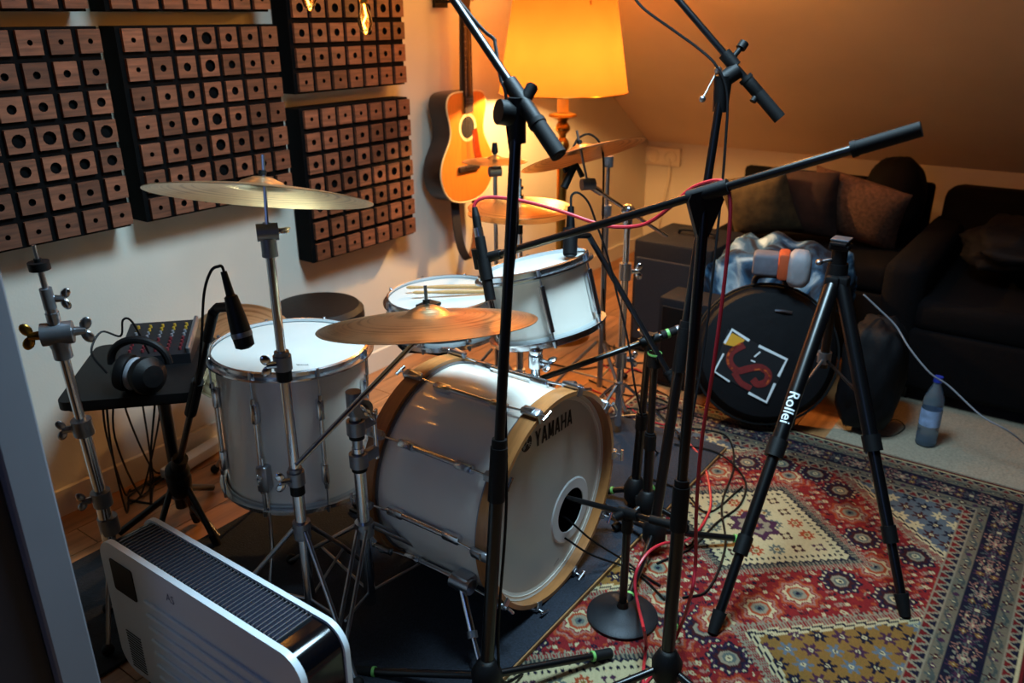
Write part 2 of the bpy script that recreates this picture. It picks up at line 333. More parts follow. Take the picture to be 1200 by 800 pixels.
# ================================================================== RUG
def srgb_arr(c): return np.array(lin(c))
def rug():
    X0, X1, Y0, Y1, st = .93, 2.925, -.10, 1.42, .0043
    nx, ny = int((X1-X0)/st)+1, int((Y1-Y0)/st)+1
    xs, ys = np.linspace(X0, X1, nx), np.linspace(Y0, Y1, ny); X, Y = np.meshgrid(xs, ys, indexing='ij')
    RED, CRM, NAV, ORA, TEA, GLD, PUR, BEI, BLU, PNK, BRN = [srgb_arr(c) for c in ('962528','dccb9c','1a1930','b8502e','66706a','9a7238','502c46','a2957c','6f7d88','b67f6e','451a20')]
    C = np.empty(X.shape+(3,)); C[:] = RED
    def put(mask, col): C[mask] = col
    def octd(dx, dy): ax, ay = np.abs(dx), np.abs(dy); return np.maximum(np.maximum(ax, ay), (ax+ay)*.72)
    tri = lambda t, p: np.abs(((t/p) % 1)-.5)*2
    # small filler motifs over the field
    g = .040
    for k, (ox, oy, col, r) in enumerate(((0, 0, CRM, .009), (.5, .5, PNK, .008), (.5, 0, NAV, .007), (0, .5, ORA, .008), (.25, .25, BRN, .006), (.75, .3, BEI, .007))):
        i = np.round(X/g-ox); j = np.round(Y/g-oy); h = np.sin(i*12.99+j*78.2+k*3.1)*43758.5; h = h-np.floor(h)
        dx = X-(i+ox)*g; dy = Y-(j+oy)*g
        put((np.abs(dx)*(1+.8*h)+np.abs(dy)*(1.8-.8*h) < r*(1.0+.8*h)) & (h > .2), col)
        put((np.abs(dx)+np.abs(dy) < r*.35) & (h > .5), RED)
    lst = []
    base = [(2.573,.649,0),(2.459,.436,0),(2.213,.299,0),(1.964,.443,0),(1.844,.508,0),(2.578,.499,1),(2.338,.366,1),(2.335,.215,1),(2.087,.364,1),(2.094,.222,1),(1.735,.60,1),(1.62,.505,1),(1.52,.44,0),(1.40,.33,1),(1.26,.25,0),(1.13,.33,1),(2.64,.60,1),(1.735,.74,0)]
    for (x, y, k) in base:
        for yy in (y, 1.32-y): lst.append((x, yy, k)); lst.append((x-.96, yy, k))
    for (cx, cy, k) in lst:
        d = octd(X-cx, Y-cy); an = np.arctan2(Y-cy, X-cx); w = .004*np.cos(an*8)
        if k == 0:
            for r, col in ((.064, RED), (.058+0, ORA), (.05, PNK), (.043, RED), (.038, CRM), (.030, ORA), (.022, BEI), (.013, TEA), (.006, NAV)): put(d+w*(r > .03) < r, col)
        else:
            for r, col in ((.060, RED), (.054, NAV), (.047, PUR), (.042, NAV), (.034, BRN), (.024, BEI), (.017, TEA), (.010, CRM), (.004, NAV)): put(d+w*(r > .03) < r, col)
            put((d > .043) & (d < .050) & (tri(an, PI/8) > .6), CRM)
    # cream diamond medallions with comb-toothed rims
    for cx in (2.215, 1.255):
        a, b = np.abs(X-cx), np.abs(Y-.66); q = a/.25+b/.295
        along = (a-b)
        tooth = tri(along, .022)
        put(q < 1.16+.10*tooth, BEI); put((q < 1.2) & (tri(along, .011) > .55), RED)
        put(q < 1.12, BEI*.8); put((q < 1.12) & (tri(along, .016) > .45), TEA*.35)
        put((q < 1.01+.05*tri(along, .03)), NAV); put(q < .97+.05*tri(along, .03), CRM)
        put((q < .92) & (q > .86) & (tri(along, .024) > .55), NAV)
        ins = q < .82
        for i in range(-7, 8):
            for j in range(-7, 8):
                fx, fy = cx+(i+.5*(j % 2))*.084, .66+j*.050
                if abs(fx-cx)/.25+abs(fy-.66)/.295 > .78: continue
                d = np.hypot(X-fx, Y-fy); an = np.arctan2(Y-fy, X-fx); r = (.021 if (i+j) % 2 else .017)+.005*np.cos(an*(8 if (i+j) % 2 else 4))
                k = (i*3+j*5) % 4; put(d < r, (PUR, ORA, BRN, TEA)[k]); put((d < .010) & (d > .006), CRM); put(d < .006, (CRM, GLD)[k % 2])
        d = np.hypot((X-cx), (Y-.66)*.9); an = np.arctan2(Y-.66, X-cx)
        put(d < .064+.009*np.cos(8*an), PUR); put(d < .044+.006*np.cos(8*an), BEI); put(d < .024+.004*np.cos(8*an), PUR); put(d < .01, ORA)
    # gold and blue spandrels
    def flowers(mask, g, bgcol, cols):
        put(mask, bgcol)
        j = np.round(Y/(g*.8)); ox = .5*(j % 2); i = np.round(X/g-ox); dx = X-(i+ox)*g; dy = Y-j*g*.8
        d = np.hypot(dx, dy); an = np.arctan2(dy, dx); k = (i+2*j) % 3
        for t in range(3): put(mask & (k == t) & (d < g*(.30+.12*np.cos(6*an))), cols[t])
        put(mask & (d < g*.11), CRM); put(mask & (d < g*.05), NAV)
    for cx in (1.735, .775, 2.695):
        for yy in (Y, 1.32-Y):
            q = (yy-.14)/.33+np.abs(X-cx)/.30; st_ = .035*np.round(tri(yy-np.abs(X-cx)*0, .045))
            al = np.abs(X-cx)-(yy-.14)
            put(q < 1.2+.08*tri(al, .02), BEI); put((q < 1.2) & (tri(al, .012) > .5), RED)
            put(q < 1.1+st_, CRM); put(q < 1.07+st_, NAV); put(q < 1.04+st_, CRM)
            flowers(q < 1.0+st_, .062, BLU*.8 if cx > 2.5 else GLD, (PUR, NAV, BLU) if cx < 2.5 else (BRN, NAV, CRM))
    # borders
    e = np.minimum(np.minimum(Y-Y0, Y1-Y), X1-X)
    t = np.where(e == X1-X, Y+.013, X)
    def band(lo, hi): return (e >= lo) & (e < hi)
    put(band(-1, .24), CRM)
    for lo, hi in ((.02, .047), (.207, .238)):
        m = band(lo, hi); u = (e-lo)/(hi-lo); w = tri(t, .036); put(m, RED*.7); put(m & (u < w), NAV); put(m & (np.abs(u-w) < .22), BEI)
    for lo, hi in ((.05, .087), (.170, .205)):
        m = band(lo, hi); put(m, BEI*.6); u = (e-lo)/(hi-lo)-.5; ph = t/.11
        put(m & (np.abs(u-.28*np.sin(2*PI*ph)) < .09), TEA*.6)
        for s, col, rr in ((.0, BRN, .013), (.35, PUR, .010), (.68, TEA*.7, .012)):
            tt = ((ph+s) % 1-.5)*.11; d = np.hypot(tt, u*(hi-lo)); an = np.arctan2(u*(hi-lo), tt); put(m & (d < rr*(.75+.3*np.cos(4*an))), col); put(m & (d < rr*.25), CRM)
    m = band(.09, .168); put(m, NAV*.9); u = e-.129
    for s, cA, cB, rr in ((0, BEI, PNK, .032), (.5, TEA*.8, PUR, .034), (.25, PUR, GLD, .022), (.75, PNK*.8, NAV, .022)):
        tt = ((t/.145+s) % 1-.5)*.145
        for o in (-.018, .018) if rr < .03 else (0,):
            d = np.hypot(tt, u-o); an = np.arctan2(u-o, tt); R = rr*(.7+.3*np.cos(an*(8 if rr > .033 else 6)))
            put(m & (d < R), cA); put(m & (d < R*.7), NAV*1.2); put(m & (d < R*.55), cB); put(m & (d < R*.2), CRM)
    for l in (.0475, .088, .169, .206, .24): put(np.abs(e-l) < .0022, NAV if l in (.088, .169) else BEI)
    put(band(-1, .012), RED*.6)
    C *= .45; C *= (1+.16*(rng.random(X.shape)-.5))[..., None]
    nv = nx*ny; co = np.zeros((nv, 3)); co[:, 0] = X.ravel(); co[:, 1] = Y.ravel(); co[:, 2] = .0085+.0006*np.sin(X*31).ravel()*np.sin(Y*27).ravel()
    idx = np.arange(nv).reshape(nx, ny); q = np.stack([idx[:-1,:-1], idx[1:,:-1], idx[1:,1:], idx[:-1,1:]], -1).reshape(-1, 4)
    # skirt
    rim = np.concatenate([idx[:,0], idx[-1,1:], idx[::-1,-1][1:], idx[0,::-1][1:-1]]); low = co[rim].copy(); low[:, 2] = .0005
    co = np.vstack([co, low]); n = len(rim); a = np.arange(n); b = (a+1) % n
    q = np.vstack([q, np.stack([rim[b], rim[a], nv+a, nv+b], -1)])
    me = bpy.data.meshes.new('persian_rug'); me.vertices.add(len(co)); me.vertices.foreach_set('co', co.ravel())
    me.loops.add(q.size); me.loops.foreach_set('vertex_index', q.ravel().astype(np.int32)); me.polygons.add(len(q))
    me.polygons.foreach_set('loop_start', np.arange(0, q.size, 4, dtype=np.int32)); me.polygons.foreach_set('loop_total', np.full(len(q), 4, np.int32))
    me.update(calc_edges=True); me.validate()
    ca = me.color_attributes.new('pile', 'FLOAT_COLOR', 'POINT'); col = np.ones((len(co), 4)); col[:nv, :3] = C.reshape(-1, 3); col[nv:, :3] = C.reshape(-1, 3)[rim]
    ca.data.foreach_set('color', col.ravel())
    m = bpy.data.materials.new('wool_pile'); m.use_nodes = True; N = m.node_tree.nodes; L = m.node_tree.links; b = N['Principled BSDF']; b.inputs['Roughness'].default_value = .95; b.inputs['Specular IOR Level'].default_value = .15
    at = N.new('ShaderNodeVertexColor'); at.layer_name = 'pile'; L.new(at.outputs[0], b.inputs['Base Color'])
    nz = N.new('ShaderNodeTexNoise'); nz.inputs['Scale'].default_value = 400; tc = N.new('ShaderNodeTexCoord'); L.new(tc.outputs['Object'], nz.inputs['Vector'])
    bp = N.new('ShaderNodeBump'); bp.inputs['Strength'].default_value = .4; bp.inputs['Distance'].default_value = .003; L.new(nz.outputs[0], bp.inputs['Height']); L.new(bp.outputs[0], b.inputs['Normal'])
    me.materials.append(m); o = bpy.data.objects.new('persian_rug', me); COL.objects.link(o)
    o['label'] = 'red Persian rug with cream diamond medallions and dark floral border'; o['category'] = 'rug'
rug()
solo('floor_mat', MB().rbox((.72, 1.98, .004), (.50, .50, .008), .003, 1), mat('dark_mat', '14161c', .95, noise=.5, nscale=60, bump=.4, bscale=200), (.72, 1.98, 0), 'dark mat on the floor between the door jamb and the small table', 'mat')
# drum riser: plywood board with blue-grey felt on top
ZR = .026
t = thing('drum_riser', 'thin plywood drum platform covered in dark blue-grey felt under the drum kit', 'drum platform', (1.755, 1.46, .009))
part('board', MB().rbox((1.755, 1.46, .0155), (1.72, 1.09, .013), .001, 1), M_ply, t, 'light wooden edge')
part('felt_top', MB().rbox((1.755, 1.46, .0235), (1.712, 1.082, .004), .001, 1), M_riser, t)

# ================================================================== DIFFUSER PANELS
def block_mesh(r):
    mb = MB(); h = .0322; n = 12; d = .03; ri = r
    sq = []
    for i in range(n):
        a = 2*PI*(i+.5)/n; c, s = math.cos(a), math.sin(a); k = h/max(abs(c), abs(s)); sq.append((c*k, s*k))
    # snap the corners of the square
    for i, (x, y) in enumerate(sq): pass
    cor = [(h,h),(-h,h),(-h,-h),(h,-h)]
    ring = [(ri*math.cos(2*PI*(i+.5)/n), ri*math.sin(2*PI*(i+.5)/n)) for i in range(n)]
    vs = [(x, 0, y) for x, y in sq] + [(x, 0, y) for x, y in ring] + [(x, .012, y) for x, y in ring] + [(x, 0, y) for x, y in cor] + [(x, d, y) for x, y in cor]
    fs = [(i, (i+1) % n, n+(i+1) % n, n+i) for i in range(n)]
    c0 = 3*n
    for q, i in enumerate((1, 4, 7, 10)): fs.append((i, c0+q, (i+0) % n, (i+1) % n)[0:2]+((i+1) % n,))
    mb.add(vs, []); mb.f += fs; mb.m += [0]*len(fs)
    side = []
    # side walls
    for q in range(4): side.append((c0+q, c0+(q+1) % 4, c0+4+(q+1) % 4, c0+4+q))
    mb.f += side; mb.m += [0]*4
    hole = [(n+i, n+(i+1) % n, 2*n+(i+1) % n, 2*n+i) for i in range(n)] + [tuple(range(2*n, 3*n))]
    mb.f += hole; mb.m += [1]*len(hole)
    return mb.mesh('block', [M_blockwood, M_trayblack], smooth=False)
BM = [block_mesh(r) for r in (.0075, .0105, .0132, .016, .019)]
def panel(x0, zb, pat, label):
    P = .0836; W = P*7
    t = thing('diffuser_panel', label, 'wall panel', (x0+W/2, YW, zb), 'wooden block diffuser panels on the gable wall')
    tr = MB().box((x0+W/2-.009, 2.473, zb+W/2), (W-.006, .082, W-.004))
    tr.box((x0+W/2, 2.514, zb+W/2), (W*.8, .01, W*.8))
    part('back_tray', tr, M_trayblack, t, smooth=False)
    for r in range(7):
        for c in range(7):
            k = {'col': (0,1,2,4,2,1,0)[c], 'row': (0,1,2,4,3,1,0)[r], 'rowup': (4,4,3,3,2,1,0)[r], 'mid': (0,1,2,3,2,1,0)[r]}[pat]
            o = bpy.data.objects.new('block', BM[k]); COL.objects.link(o); o.parent = t
            o.location = V(x0+(c+.5)*P, 2.42+random.uniform(0, .0015), zb+W-(r+.5)*P)-WL[t.name]
panel(1.354-.585, .895, 'row', 'wooden block wall panel above the headphones and mixer table')
panel(1.402, .895, 'col', 'wooden block wall panel directly behind the high crash cymbal')
panel(2.055, .605, 'mid', 'wooden block wall panel set lowest, nearest to the guitar')
panel(2.045, 1.238, 'rowup', 'wooden block wall panel behind the hanging filament bulb')
panel(1.354-.605, 1.515, 'col', 'wooden block wall panel mounted over the one above the mixer')
panel(1.385, 1.515, 'row', 'wooden block wall panel mounted over the one behind the high crash')

# ================================================================== FILAMENT BULBS
M_fil = emis('filament', 'ffb040', 30)
def thin_glass(name, col):
    m = bpy.data.materials.new(name); m.use_nodes = True; N = m.node_tree.nodes; L = m.node_tree.links; N.remove(N['Principled BSDF'])
    tr = N.new('ShaderNodeBsdfTransparent'); tr.inputs[0].default_value = (*lin(col), 1); gl = N.new('ShaderNodeBsdfGlossy'); gl.inputs['Roughness'].default_value = .05
    lw = N.new('ShaderNodeLayerWeight'); lw.inputs[0].default_value = .25; mx = N.new('ShaderNodeMixShader')
    L.new(lw.outputs['Fresnel'], mx.inputs[0]); L.new(tr.outputs[0], mx.inputs[1]); L.new(gl.outputs[0], mx.inputs[2]); L.new(mx.outputs[0], N['Material Output'].inputs[0]); return m
M_bulbglass = thin_glass('amber_glass', 'ffdca8')
def bulb(p, w, label, ztop):
    p = V(p); t = thing('filament_bulb', label, 'light bulb', (p.x, p.y, p.z-.06), 'filament bulbs hanging over the drums')
    part('cord', MB().cyl((p.x, p.y, p.z+.07), (p.x, p.y, ztop), .0025, n=6), M_cable, t)
    part('socket', MB().lathe([(.0,.075),(.011,.073),(.013,.03),(.012,.022),(0,.022)], p, n=12), M_brass, t)
    part('filament', MB().tube([p+V(0,0,.02), p+V(.006,0,-.01), p+V(-.004,.004,-.03), p+V(0,0,-.045)], .003, 6), M_fil, t)
    part('glass', MB().lathe([(.010,.024),(.012,.010),(.019,-.012),(.021,-.03),(.016,-.048),(.006,-.058),(0,-.06)], p, n=16), M_bulbglass, t)
    point('bulb_light', p+V(0,0,-.02), (1, .58, .2), w, .015)
bulb(dep(427, 14, 2.30), .5, 'glowing amber filament bulb hanging before the wooden blocks', 2.62)
bulb(dep(361, -14, 2.30), .5, 'amber filament bulb showing just its lit tip', 2.62)
for q, (bx, by, bz) in enumerate(((.865, 2.27, 1.84), (1.228, 2.29, 1.82), (1.644, 2.25, 1.82), (2.567, 2.30, 1.80))): bulb((bx, by, bz), .6, 'amber filament bulb in the row hung high before the wall panels', zc(bx))
for q, (bx, by, bz) in enumerate(((2.85, 1.80, 1.78), (3.25, 1.30, 1.70))): bulb((bx, by, bz), 9, 'added out-of-view amber bulb beside the lamp, brightening the sloping ceiling', zc(bx))  # two unseen bulbs added to throw more warm light on the ceiling

# ================================================================== SOCKET ON KNEE WALL
t = thing('wall_socket', 'cream double power socket on the corner of the knee wall', 'power socket', (5.045, 2.4, .635))
part('plate', MB().rbox((5.035, 2.395, .635), (.03, .25, .115), .006), M_sock, t)
for yy in (2.46, 2.335):
    part('outlet', MB().lathe([(.0,.002),(.034,.002),(.038,.008),(.042,.008),(.042,0)], (5.02, yy, .635), (-1,0,0), 20), M_sock, t)
solo('socket_cable', MB().tube(spline([(5.005, 2.335, .63), (4.99, 2.33, .5), (5.0, 2.37, .3), (5.01, 2.4, .08)]), .004), M_sock, (5.01, 2.4, .08), 'thin pale cable hanging down from the wall socket', 'cable')

# ================================================================== GUITAR
def guitar():
    gx, zb = 2.955, .70; yf = 2.375; th = .10
    t = thing('acoustic_guitar', 'orange-topped acoustic guitar with dark sides hanging on the gable wall', 'guitar', (gx, yf+th, zb))
    half = [(0,0),(.06,.004),(.12,.022),(.165,.062),(.188,.11),(.192,.155),(.178,.205),(.148,.25),(.124,.29),(.117,.325),(.124,.37),(.136,.41),(.138,.445),(.122,.475),(.085,.488),(.03,.49)]
    hs = spline([(a, b, 0) for a, b in half], 3); pts = [(p.x, p.y) for p in hs]; out = pts + [(-x, y) for x, y in reversed(pts[1:])]
    part('body', MB().prism((gx, yf+.006, zb), (1,0,0), (0,0,1), out, (0, th, 0)), M_mahog, t, 'dark back and sides')
    inn = [(x*.975, .006+y*.98) for x, y in out]
    top = part('top', MB().prism((gx, yf, zb), (1,0,0), (0,0,1), inn, (0, .006, 0)), M_spruce, t, 'orange spruce top')
    part('binding', MB().tube([V(gx+x, yf+.003, zb+y) for x, y in out+out[:1]], .004, 6), M_binding, t)
    h = MB().lathe([(0,0),(.049,0)], (gx, yf-.0008, zb+.335), (0,-1,0), 28); part('sound_hole', h, M_inside, top)
    part('rosette', MB().lathe([(.049,.0),(.049,.0015),(.062,.0015),(.062,0)], (gx, yf, zb+.335), (0,-1,0), 28), M_binding, top)
    pg = [(.03,.315),(.062,.33),(.072,.30),(.085,.23),(.10,.19),(.085,.165),(.05,.185),(.035,.25)]
    part('pickguard', MB().prism((gx, yf-.002, zb), (1,0,0), (0,0,1), pg, (0,.002,0)), M_pickg, top)
    part('bridge', MB().rbox((gx, yf-.006, zb+.155), (.15,.012,.028), .004).box((gx, yf-.013, zb+.158), (.075,.004,.004)), M_fret, t)
    nk = MB().prism((gx, yf-.012, zb), (1,0,0), (0,0,1), [(-.028,.40),(.028,.40),(.022,.83),(-.022,.83)], (0,.006,0)); fb = part('fretboard', nk, M_fret, t)
    fr = MB()
    for i in range(1, 17):
        z = zb+.83-.64*(1-2**(-i/12)); fr.box((gx, yf-.013, z), (.052-.0005*i+.0, .003, .002))
    part('fret_wire', fr, M_chrome2, fb)
    part('neck', MB().tube([(gx, yf+.006, zb+.47), (gx, yf+.004, zb+.84)], [.028,.022], 12), M_mahog, t)
    hd = MB().prism((gx, yf-.004, zb+.82), (1,0,0), (0,0,1), [(-.024,0),(.024,0),(.036,.04),(.034,.17),(0,.18),(-.034,.17),(-.036,.04)], (0,.016,0)); part('headstock', hd, M_mahog, t)
    for s in (-1, 1):
        for k in range(3): part('tuning_peg', MB().cyl((gx+s*.034, yf+.004, zb+.87+k*.04), (gx+s*.055, yf+.004, zb+.87+k*.04), .004).rbox((gx+s*.062, yf+.004, zb+.87+k*.04), (.014,.008,.02), .003), M_chrome2, t)
    st = MB()
    for i in range(6):
        st.cyl((gx-.027+.0108*i, yf-.016, zb+.158), (gx-.019+.0076*i, yf-.016, zb+.83), .0009, n=5)
    part('strings', st, M_chrome2, t)
    part('wall_hook', MB().cyl((gx-.03, yf, zb+.86), (gx-.03, YW-.004, zb+.86), .006).cyl((gx+.03, yf, zb+.86), (gx+.03, YW-.004, zb+.86), .006).box((gx, YW-.008, zb+.86), (.09,.012,.05)), M_blackmatt, t)
    def band(pts, w, m, nm):
        mb = MB(); P = spline(pts, 6); vs = []; fs = []
        for p in P: vs += [p+V(-w/2,0,0), p+V(w/2,0,0), p+V(w/2,.004,0), p+V(-w/2,.004,0)]
        for i in range(len(P)-1): fs += [tuple(4*i+a for a in q) for q in ((0,1,5,4),(1,2,6,5),(2,3,7,6),(3,0,4,7))]
        part(nm, mb.add(vs, fs), m, t)
    band([(gx-.045, yf+.05, zb+.05),(gx-.06, yf+.03, zb-.07),(gx-.05, yf+.02, zb-.19),(gx+.0, yf+.03, zb-.27),(gx+.05, yf+.05, zb-.30)], .055, M_strap, 'strap')
    band([(gx+.05, yf+.05, zb-.30),(gx+.12, yf+.07, zb-.24),(gx+.15, yf+.08, zb-.10),(gx+.14, yf+.09, zb+.04)], .04, M_straptan, 'strap_tail')
guitar()

# ================================================================== LAMP
def lamp():
    c = dep(660, 108, 3.70); lx, ly, zb = c.x, c.y, c.z
    t = thing('floor_lamp', 'brass candlestick floor lamp with a large glowing orange shade', 'floor lamp', (lx, ly, 0))
    m = bpy.data.materials.new('parchment_shade'); m.use_nodes = True; N = m.node_tree.nodes; L = m.node_tree.links; N.remove(N['Principled BSDF']); out = N['Material Output']
    tr = N.new('ShaderNodeBsdfTranslucent'); df = N.new('ShaderNodeBsdfDiffuse'); mx = N.new('ShaderNodeMixShader'); mx.inputs[0].default_value = .6
    nz = N.new('ShaderNodeTexNoise'); nz.inputs['Scale'].default_value = 7; cr = N.new('ShaderNodeValToRGB'); cr.color_ramp.elements[0].color = (*lin('643c17'), 1); cr.color_ramp.elements[1].color = (*lin('6d441c'), 1)
    tc = N.new('ShaderNodeTexCoord'); L.new(tc.outputs['Object'], nz.inputs[0]); L.new(nz.outputs[0], cr.inputs[0]); L.new(cr.outputs[0], tr.inputs[0]); L.new(cr.outputs[0], df.inputs[0])
    L.new(df.outputs[0], mx.inputs[1]); L.new(tr.outputs[0], mx.inputs[2]); L.new(mx.outputs[0], out.inputs[0])
    sh = MB().lathe([(.291,0),(.222,.42)], (lx, ly, zb), n=64); part('lamp_shade', sh, m, t)
    part('shade_ring', MB().lathe([(.291+.003*math.cos(a), .003*math.sin(a)) for a in np.linspace(0, 2*PI, 7)[:-1]], (lx, ly, zb), n=64, closed=True), M_brass, t)
    part('candle_sleeve', MB().cyl((lx, ly, zb-.10), (lx, ly, zb+.06), .026, n=20), M_candle, t)
    prof = [(0,zb-.088),(.03,zb-.088),(.062,zb-.095),(.066,zb-.105),(.03,zb-.118),(.02,zb-.13),(.034,zb-.15),(.036,zb-.165),(.018,zb-.185),(.016,zb-.2),(.03,zb-.22),(.034,zb-.24),(.02,zb-.27),(.018,zb-.30),(.024,zb-.33),(.022,.14),(.03,.12),(.05,.1),(.07,.06),(.15,.03),(.155,0),(0,0)]
    part('brass_column', MB().lathe(prof, (lx, ly, 0), n=28), M_brass, t)
    part('bulb', MB().sph((lx, ly, zb+.115), .034, 16, 10), thin_glass('lamp_bulb_glass', 'fff2dc'), t)
    part('filament', MB().cyl((lx, ly, zb+.105), (lx, ly, zb+.125), .006), emis('lamp_filament', 'ffd590', 40), t)
    sp = MB()
    for k in range(3):
        a = 2*PI*k/3; sp.cyl((lx, ly, zb+.36), (lx+.232*math.cos(a), ly+.232*math.sin(a), zb+.36), .003, n=6)
    sp.cyl((lx, ly, zb+.08), (lx, ly, zb+.37), .004, n=6); part('harp', sp, M_brass, t)
    point('lamp_light', (lx, ly, zb+.115), (1, .60, .25), 95, .03)
lamp()

# ================================================================== DRUM HARDWARE HELPERS
def ring_prof(r, h, flange=.006, th=.0025, down=False):
    """triple-flanged hoop profile around radius r, height h"""
    s = -1 if down else 1
    return [(r, 0), (r, s*h*.85), (r-.004, s*h), (r-.004+th, s*(h+.002)), (r+th, s*h*.9), (r+th, s*h*.25), (r+flange+.006, s*h*.18), (r+flange+.006, 0-s*.001), (r+th, -s*.001)]
def drum(name, label, cat, top, ax, depth, R, nl, a0, label_shell=None, lug='long', two=True, shellmat=None):
    top = V(top); ax = V(ax).normalized(); bot = top-ax*depth; a, b, _ = basis(ax)
    t = thing(name, label, cat, bot)
    hh = .022
    part('shell', MB().lathe([(R, -depth+.02), (R, -.02), (R-.007, -.02), (R-.007, -depth+.02)], top, ax, 72, closed=True), shellmat or M_drum, t, label_shell)
    part('batter_head', MB().lathe([(R+.006, -.030), (R+.006, -.012), (R-.001, -.010), (R-.01, -.0095), (0, -.0095)], top, ax, 72), M_head, t, 'white coated drum head')
    part('resonant_head', MB().lathe([(R+.006, .030), (R+.006, .012), (R-.001, .010), (R-.01, .0095), (0, .0095)], bot, ax, 48), M_head, t)
    part('hoop', MB().lathe([(R+.009, -.022), (R+.009, -.002), (R+.005, 0), (R+.007, .001), (R+.0125, -.002), (R+.0125, -.015), (R+.024, -.017), (R+.024, -.022)], top, ax, 72, closed=True), M_chrome, t)
    part('hoop', MB().lathe([(R+.009, .022), (R+.009, .002), (R+.005, 0), (R+.007, -.001), (R+.0125, .002), (R+.0125, .015), (R+.024, .017), (R+.024, .022)], bot, ax, 72, closed=True), M_chrome, t)
    dirx = V(1,0,0)-ax*ax.x; dirx.normalize(); diry = ax.cross(dirx)
    for k in range(nl):
        an = a0+2*PI*k/nl; d = dirx*math.cos(an)+diry*math.sin(an); tan = ax.cross(d)
        def q(h, o=.0): return top+d*(R+.016+o)+ax*h
        l = MB()
        lo = -depth
        rb = Matrix((tan, d, ax)).transposed()
        if lug == 'long':
            for (ha, hb) in ((-.085, -.145), (lo+.085, lo+.145)):
                l.rbox(q((ha+hb)/2, -.006), (.019, .020, abs(hb-ha)), .005, 2, rb)
                l.cyl(q(ha, 0), q(ha+(.014 if ha > -depth/2 else -.014), 0), .0075, .006, 10)
            l.cyl(q(-.14, -.004), q(lo+.14, -.004), .0065, n=12)
        else:
            l.rbox(q(-depth/2, -.006), (.017, .020, depth*.55), .006, 2, rb)
            l.cyl(q(-depth*.2, 0), q(-depth*.8, 0), .0085, n=12)
        part('lug', l, M_chrome, t)
        r = MB().cyl(q(-.012, .001), q(-.09 if lug == 'long' else -depth*.25, .001), .0028, n=8).cyl(q(-.016, .001), q(.002, .001), .0058, .0045, 8)
        part('tension_rod', r, M_chrome2, t); r = MB()
        r.cyl(q(lo+.012, .001), q(lo+.09 if lug == 'long' else -depth*.75, .001), .0028, n=8).cyl(q(lo+.016, .001), q(lo-.002, .001), .0058, .0045, 8)
        part('tension_rod', r, M_chrome2, t)
    return t, dirx, diry
# floor tom ---------------------------------------------------------
FT = V(1.352, 1.735, .66)
ft, fx, fy = drum('floor_tom', 'tall cream floor tom with long chrome lugs, standing on three legs', 'drum', FT, (.02, -.005, 1), .42, .204, 8, math.radians(-112))
for k, an in enumerate((-156, -36, 84)):
    an = math.radians(an); d = V(math.cos(an), math.sin(an), 0); tn = V(-d.y, d.x, 0); rb = Matrix((tn, d, V(0,0,1))).transposed(); p = V(FT.x, FT.y, 0)+d*.222
    br = part('leg_bracket', MB().rbox((p.x, p.y, .36), (.034, .03, .075), .006, 2, rb), M_chrome2, ft)
    wn = MB(); wing(wn, V(p.x, p.y, .37)+d*.014, d, .012); part('wing_screw', wn, M_chrome, br)
    lg = part('leg', MB().tube([V(p.x, p.y, .42), V(p.x, p.y, .22), V(p.x, p.y, .15)+d*.006, V(p.x, p.y, .03)+d*.05], .0055, 10), M_chrome, ft)
    part('rubber_foot', MB().cyl(V(p.x, p.y, .05)+d*.042, V(p.x, p.y, ZR)+d*.052, .009, .011, 12), M_rubber, lg)
hx = onz(352, 428, .6515); vs = text_mb('YAMAHA', .012, hx+V(-.028*.585, .028*.81, .0), V(.585, -.81, 0), V(.81, .585, 0), 1, .0002); part('maker_lettering', vs, M_ink, ft, smooth=False)
# rack tom ----------------------------------------------------------
TT = V(1.87, 1.277, .845); TA = V(-.025, .261, .965)
front = math.atan2(-1.277, -1.87)
rt_, rx, ry = drum('rack_tom', 'cream rack tom tilted above the bass drum', 'drum', TT, TA, .217, .150, 6, front+math.radians(6), lug='short')
# snare ---------------------------------------------------------------
SN = V(1.955, 1.69, .655)
sn, sx_, sy_ = drum('snare_drum', 'shallow chrome-rimmed snare drum with sticks lying across it', 'drum', SN, (-.04, .03, 1), .14, .176, 8, .3, lug='short', shellmat=M_chrome2)
part('damper_pad', MB().rbox(SN+V(-.12, -.04, -.003), (.07, .05, .012), .004), M_blackmatt, sn)
part('strainer', MB().rbox(SN+V(.09, -.19, -.07), (.03, .03, .07), .005), M_chrome, sn)
for k, (pa, pb) in enumerate((((455, 337), (596, 335)), ((462, 343), (592, 341)))):
    A, B = onz(*pa, SN.z+.008), onz(*pb, SN.z+.008); d = (B-A).normalized(); A = A+d*.06; B = A+d*.40
    mb = MB().tube([A, A+d*.012, A+d*.02, A+d*.06, A+d*.12, B-d*.004, B], [.003,.006,.0055,.004,.0075,.0075,.005], 10)
    solo('drumstick', mb, M_stick, A, 'wooden drumstick lying across the snare drum', 'drumstick', 'pair of sticks on the snare')
ss = thing('snare_stand', 'black snare basket stand under the snare drum', 'drum stand', (SN.x, SN.y, ZR))
